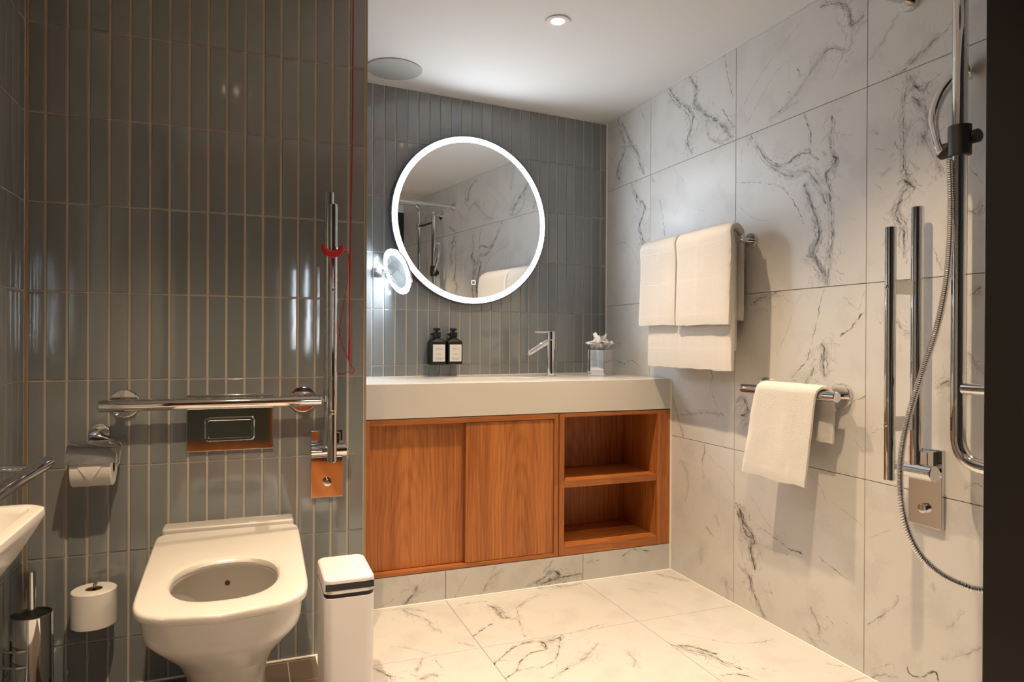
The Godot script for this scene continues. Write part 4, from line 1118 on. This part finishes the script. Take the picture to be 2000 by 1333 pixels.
func bin() -> void:
	var t := thing("waste_bin", "slim white bin with black touch strip beside toilet", "bin", Vector3(0.2525, 0.0, -1.9))
	part(rloft([[0.122, 0.192, 0.02, 0.0], [0.126, 0.196, 0.022, 0.006], [0.13, 0.204, 0.024, 0.352], [0.128, 0.202, 0.023, 0.3535]], 6), "body", M.bin_white, t)
	part(rloft([[0.127, 0.201, 0.023, 0.352], [0.127, 0.201, 0.023, 0.366]], 6), "seam_band", M.black_plastic, t)
	part(rloft([[0.13, 0.204, 0.024, 0.3645], [0.131, 0.205, 0.024, 0.366], [0.131, 0.205, 0.024, 0.392], [0.128, 0.202, 0.0225, 0.3985], [0.12, 0.194, 0.02, 0.4015]], 6), "lid", M.bin_white, t)
	part(rloft([[0.124, 0.004, 0.0018, 0.374], [0.124, 0.004, 0.0018, 0.391]], 3), "touch_strip", M.glass_black, t, Vector3(0, 0.0, 0.1012))

# ------------------------------------------------------------------ towels on the right wall
# section: centre line in (out from wall, y); stations run along z
func drape(z0: float, z1: float, bar: Vector2, rad: float, thick: float, front_y: float, back_y: float, seed_: int, amp: float, lean0 := 0.0, lean1 := 0.0, front_out := 0.0, back_shift := 0.0) -> ArrayMesh:
	var n := FastNoiseLite.new()
	n.seed = seed_
	n.frequency = 1.0
	var rings := []
	var ns := maxi(14, ceili((z1 - z0) / 0.008))
	for i in ns + 1:
		var u := float(i) / ns
		var z := lerpf(z0, z1, u)
		var path := PackedVector2Array()
		var fy := front_y + 0.006 * n.get_noise_2d(z * 9.0, 1.0)
		var by := back_y + 0.006 * n.get_noise_2d(z * 9.0, 7.0)
		for k in 19:
			var f := k / 18.0
			path.append(Vector2(bar.x + rad + front_out * (1.0 - f), lerpf(fy, bar.y, f)))
		for k in range(1, 12):
			var a := PI * k / 12.0
			path.append(Vector2(bar.x + rad * cos(a), bar.y + rad * sin(a)))
		for k in 19:
			var f := k / 18.0
			path.append(Vector2(bar.x - rad, lerpf(bar.y, by, f)))
		for k in path.size():
			var p := path[k]
			var drop := clampf((bar.y - p.y) / 0.2, 0.0, 1.0)
			p.x += amp * drop * (n.get_noise_2d(z * 11.0, p.y * 2.0 + (0.0 if k < 25 else 30.0)) + 0.6 * n.get_noise_2d(z * 24.0, p.y * 3.0 + 9.0))
			path[k] = p
		var edge := minf(u, 1.0 - u) * (z1 - z0)
		var th := thick * (0.55 + 0.45 * smoothstep(0.0, 0.012, edge)) * 0.5
		var up := PackedVector3Array()
		var dn := PackedVector3Array()
		for k in path.size():
			var tg := (path[mini(k + 1, path.size() - 1)] - path[maxi(k - 1, 0)]).normalized()
			var nr := Vector2(tg.y, -tg.x)
			var nz := 0.0012 * n.get_noise_2d(z * 70.0, path[k].y * 70.0 + k * 0.2)
			var tt := th * (0.75 if k == 0 or k == path.size() - 1 else 1.0)
			var zs := z + (lerpf(lean0, lean1, u)) * clampf((bar.y - path[k].y) / maxf(0.05, bar.y - front_y), 0.0, 1.0) * (1.0 if k < 25 else 0.3) + back_shift * smoothstep(14.0, 32.0, k)
			var o := path[k] + nr * (tt + nz)
			var q := path[k] - nr * tt
			up.append(Vector3(XR - o.x, o.y, zs))
			dn.append(Vector3(XR - q.x, q.y, zs))
		dn.reverse()
		up.append_array(dn)
		rings.append(up)
	var v := PackedVector3Array()
	loft(v, rings, false, false)
	for e in 2:
		var r: PackedVector3Array = rings[0 if e == 0 else rings.size() - 1]
		var m := r.size()
		for k in m / 2 - 1:
			if e == 0:
				quad(v, r[m - 1 - k], r[m - 2 - k], r[k + 1], r[k])
			else:
				quad(v, r[k], r[k + 1], r[m - 2 - k], r[m - 1 - k])
	return finish(v, 60.0)

func towel_bar(label: String, y: float, out: float, z0: float, z1: float, p0: float, p1: float, r: float, fr: float) -> void:
	var t := thing("towel_rail", label, "towel rail", Vector3(XR, y, 0))
	part(rod(Vector3(-out, 0, z0), Vector3(-out, 0, z1), r, 28), "bar", M.chrome, t)
	for z in [p0, p1]:
		disc_on("flange", M.chrome, t, Vector3(-0.0005, 0, z), Vector3(-1, 0, 0), fr, 0.012, 0.003)
		part(rod(Vector3(-0.01, 0, z), Vector3(-out + 0.004, 0, z), r * 0.85, 22), "post", M.chrome, t)

func towels() -> void:
	towel_bar("upper chrome towel rail with thick bath towels on marble wall", 1.4, 0.082, -2.66, -2.012, -2.62, -2.062, 0.0115, 0.0295)
	towel_bar("lower chrome towel rail with one hand towel on marble wall", 0.85, 0.066, -2.03, -1.6, -1.975, -1.643, 0.0165, 0.042)
	var t := thing("bath_towel", "long white bath sheet underneath two folded towels on upper rail", "towel")
	part(drape(-2.585, -2.03, Vector2(0.082, 1.401), 0.0245, 0.025, 0.912, 0.985, 3, 0.003, 0.0, 0.0, 0.008, -0.055), "cloth", M.terry, t)
	var a := thing("bath_towel", "folded white towel on upper rail, half nearer the tiled corner", "towel")
	part(drape(-2.615, -2.352, Vector2(0.082, 1.402), 0.05, 0.025, 1.087, 1.1, 11, 0.002, -0.012, 0.0, 0.004, -0.07), "cloth", M.terry, a)
	var b := thing("bath_towel", "folded white towel on upper rail, half nearer the shower", "towel")
	part(drape(-2.340, -2.005, Vector2(0.082, 1.402), 0.05, 0.0255, 1.083, 1.1, 23, 0.002, 0.0, -0.012, 0.007, -0.07), "cloth", M.terry, b)
	var h := thing("hand_towel", "small white hand towel draped over lower towel rail", "towel")
	part(drape(-1.935, -1.665, Vector2(0.066, 0.853), 0.0245, 0.014, 0.556, 0.70, 31, 0.006, -0.05, -0.02, 0.016, 0.03), "cloth", M.terry, h)

# ------------------------------------------------------------------ shower end of the right wall
func shower() -> void:
	fold_rail("fold_down_rail", "chrome fold-down rail raised on marble wall by shower hose", Vector3(XR, 0, -1.348), Basis(Vector3(0, 0, 1), Vector3.UP, Vector3(-1, 0, 0)), 1.396, 1.334, "")
	var r := thing("shower_rail", "tall chrome shower riser bent into low grab rail", "shower rail", Vector3(0, 0, 0))
	var x := XR - 0.07
	var z := -1.213
	part(tube(rounded([Vector3(x, 1.985, z), Vector3(x, 0.712, z), Vector3(x, 0.712, -0.62)], 0.075, 12), [0.0178], 28), "riser", M.chrome, r)
	disc_on("flange", M.chrome, r, Vector3(XR - 0.0005, 1.965, z), Vector3(-1, 0, 0), 0.034, 0.012, 0.003)
	part(rod(Vector3(XR - 0.01, 1.965, z), Vector3(x + 0.01, 1.965, z), 0.011, 20), "post", M.chrome, r)
	disc_on("flange", M.chrome, r, Vector3(XR - 0.0005, 0.712, -0.64), Vector3(-1, 0, 0), 0.034, 0.012, 0.003)
	part(rod(Vector3(XR - 0.01, 0.712, -0.64), Vector3(x + 0.01, 0.712, -0.64), 0.011, 20), "post", M.chrome, r)
	for y in [1.912, 0.905]:
		part(rod(Vector3(x, y, z + 0.012), Vector3(x, y, -0.965), 0.0145, 22), "cross_tube", M.chrome, r)
		part(lathe([[0.02, -0.022], [0.0215, -0.02], [0.0215, 0.02], [0.02, 0.022]], 26), "clamp", M.chrome, r, Vector3(x, y, -0.955))
	part(tube(rounded([Vector3(x, 0.84, -0.955), Vector3(x, 2.08, -0.955), Vector3(1.25, 2.08, -0.955)], 0.06, 10), [0.0112], 24), "overhead_pipe", M.chrome, r)
	part(lathe([[0.012, 0.03], [0.014, 0.012], [0.1, 0.008], [0.102, 0.004], [0.1, 0.0]], 48), "rain_head", M.chrome, r, Vector3(1.25, 2.045, -0.955))
	# slider
	var s := thing("shower_slider", "black plastic slider clamp on tall chrome shower riser", "shower holder", Vector3(x, 1.54, z))
	part(lathe([[0.022, -0.04], [0.026, -0.0385], [0.0265, -0.036], [0.0265, 0.034], [0.026, 0.0365], [0.022, 0.038]], 32), "clamp", M.holder_black, s)
	part(rod(Vector3(0.0, -0.018, -0.02), Vector3(0.0, -0.018, -0.052), 0.02, 28), "holder_knob", M.holder_black, s)
	part(rod(Vector3(0.02, 0.006, 0.016), Vector3(0.02, 0.006, 0.036), 0.017, 28), "turn_knob", M.holder_black, s)
	# hand shower
	var h := thing("hand_shower", "curved chrome hand shower resting in black slider clamp", "hand shower", Vector3.ZERO)
	var hp := smooth([Vector3(x - 0.018, 1.515, z - 0.038), Vector3(x - 0.012, 1.56, z - 0.056), Vector3(x + 0.0, 1.62, z - 0.072), Vector3(x + 0.014, 1.68, z - 0.062), Vector3(x + 0.03, 1.725, z - 0.028)], 0.008)
	var hr := []
	for k in hp.size():
		hr.append(lerpf(0.0095, 0.0165, smoothstep(0.0, 1.0, float(k) / (hp.size() - 1))))
	part(tube(hp, hr, 22), "handle", M.chrome, h)
	part(lathe([[0.016, -0.018], [0.026, -0.012], [0.033, -0.002], [0.034, 0.005], [0.033, 0.008], [0.024, 0.009]], 40), "head", M.chrome, h, Vector3(x + 0.036, 1.735, z - 0.012), facing(Vector3(0.5, 0.25, 0.82)))
	# ribbed hose
	var c := thing("shower_hose", "ribbed chrome shower hose swinging down from black slider", "shower hose", Vector3.ZERO)
	var knots := [Vector3(1.6734, 1.4903, -1.2227), Vector3(1.6734, 1.3742, -1.2178), Vector3(1.6634, 1.2685, -1.2126), Vector3(1.6434, 1.1635, -1.2081), Vector3(1.6084, 1.0494, -1.2071), Vector3(1.5684, 0.9509, -1.2116), Vector3(1.5334, 0.8495, -1.2182), Vector3(1.5134, 0.7675, -1.2213), Vector3(1.4984, 0.6935, -1.2157), Vector3(1.4884, 0.6220, -1.2015), Vector3(1.4784, 0.5619, -1.1738), Vector3(1.4784, 0.5172, -1.1391), Vector3(1.4834, 0.4921, -1.0995), Vector3(1.4984, 0.4786, -1.0573), Vector3(1.5184, 0.4776, -1.0196)]
	var last: Vector3 = knots[knots.size() - 1]
	knots.append(last + Vector3(0.06, 0.03, 0.09))
	knots.append(Vector3(XR - 0.06, 0.62, -0.8))
	var hs := smooth(knots, 0.0023)
	var rr := []
	for k in hs.size():
		rr.append(0.0082 if k % 3 != 0 else 0.0056)
	part(tube(hs, rr, 14, 70.0), "hose", M.chrome, c)
	# curtain rail overhead
	var q := thing("curtain_rail", "straight chrome shower curtain rail high across the ceiling", "curtain rail", Vector3(0, 2.0, -1.41))
	part(rod(Vector3(XR - 0.008, 0, 0), Vector3(0.55, 0, 0), 0.0135, 24), "rail", M.chrome, q)
	disc_on("flange", M.chrome, q, Vector3(XR - 0.0005, 0, 0), Vector3(-1, 0, 0), 0.031, 0.012, 0.003)
	part(rod(Vector3(0.56, 0, 0), Vector3(0.56, HC - 2.0 - 0.001, 0), 0.008, 18), "drop_rod", M.chrome, q)

# ------------------------------------------------------------------ ceiling
func downlight(label: String, at: Vector3, energy: float, cone: float) -> void:
	var t := thing("downlight", label, "ceiling light", at, "recessed downlights")
	part(lathe([[0.043, 0.0], [0.0445, -0.0015], [0.0435, -0.004], [0.034, -0.0055], [0.0255, -0.004], [0.0235, -0.001]], 48, 35.0, true), "bezel", M.plaster, t)
	part(lathe([[0.0225, -0.0002], [0.0227, -0.005], [0.02, -0.0075], [0.009, -0.0085]], 40), "lens", M.lamp_warm, t)
	var l := SpotLight3D.new()
	l.name = "lamp_light"
	l.position = Vector3(0, -0.005, 0)
	l.rotation_degrees = Vector3(-90, 0, 0)
	l.light_color = WARM
	l.light_energy = energy
	l.light_size = 0.02
	l.spot_angle = cone
	l.spot_angle_attenuation = 0.9
	l.spot_range = 8.0
	l.spot_attenuation = 2.0
	l.shadow_enabled = true
	t.add_child(l)

func ceiling_things() -> void:
	downlight("small round white ceiling downlight above the vanity", Vector3(1.03, HC, -2.215), LAMPS[0], 50.0)
	downlight("small round ceiling downlight in front of toilet", Vector3(-0.05, HC, -1.17), LAMPS[1], 54.0)
	downlight("small round ceiling downlight by the shower", Vector3(1.13, HC, -1.25), LAMPS[2], 50.0)
	var s := thing("ceiling_speaker", "flat round pale grey speaker grille in the ceiling corner", "speaker", Vector3(0.575, HC, -2.868))
	part(lathe([[0.117, 0.0], [0.117, -0.003], [0.1155, -0.0045], [0.113, -0.0045]], 64), "grille", M.grille, s)
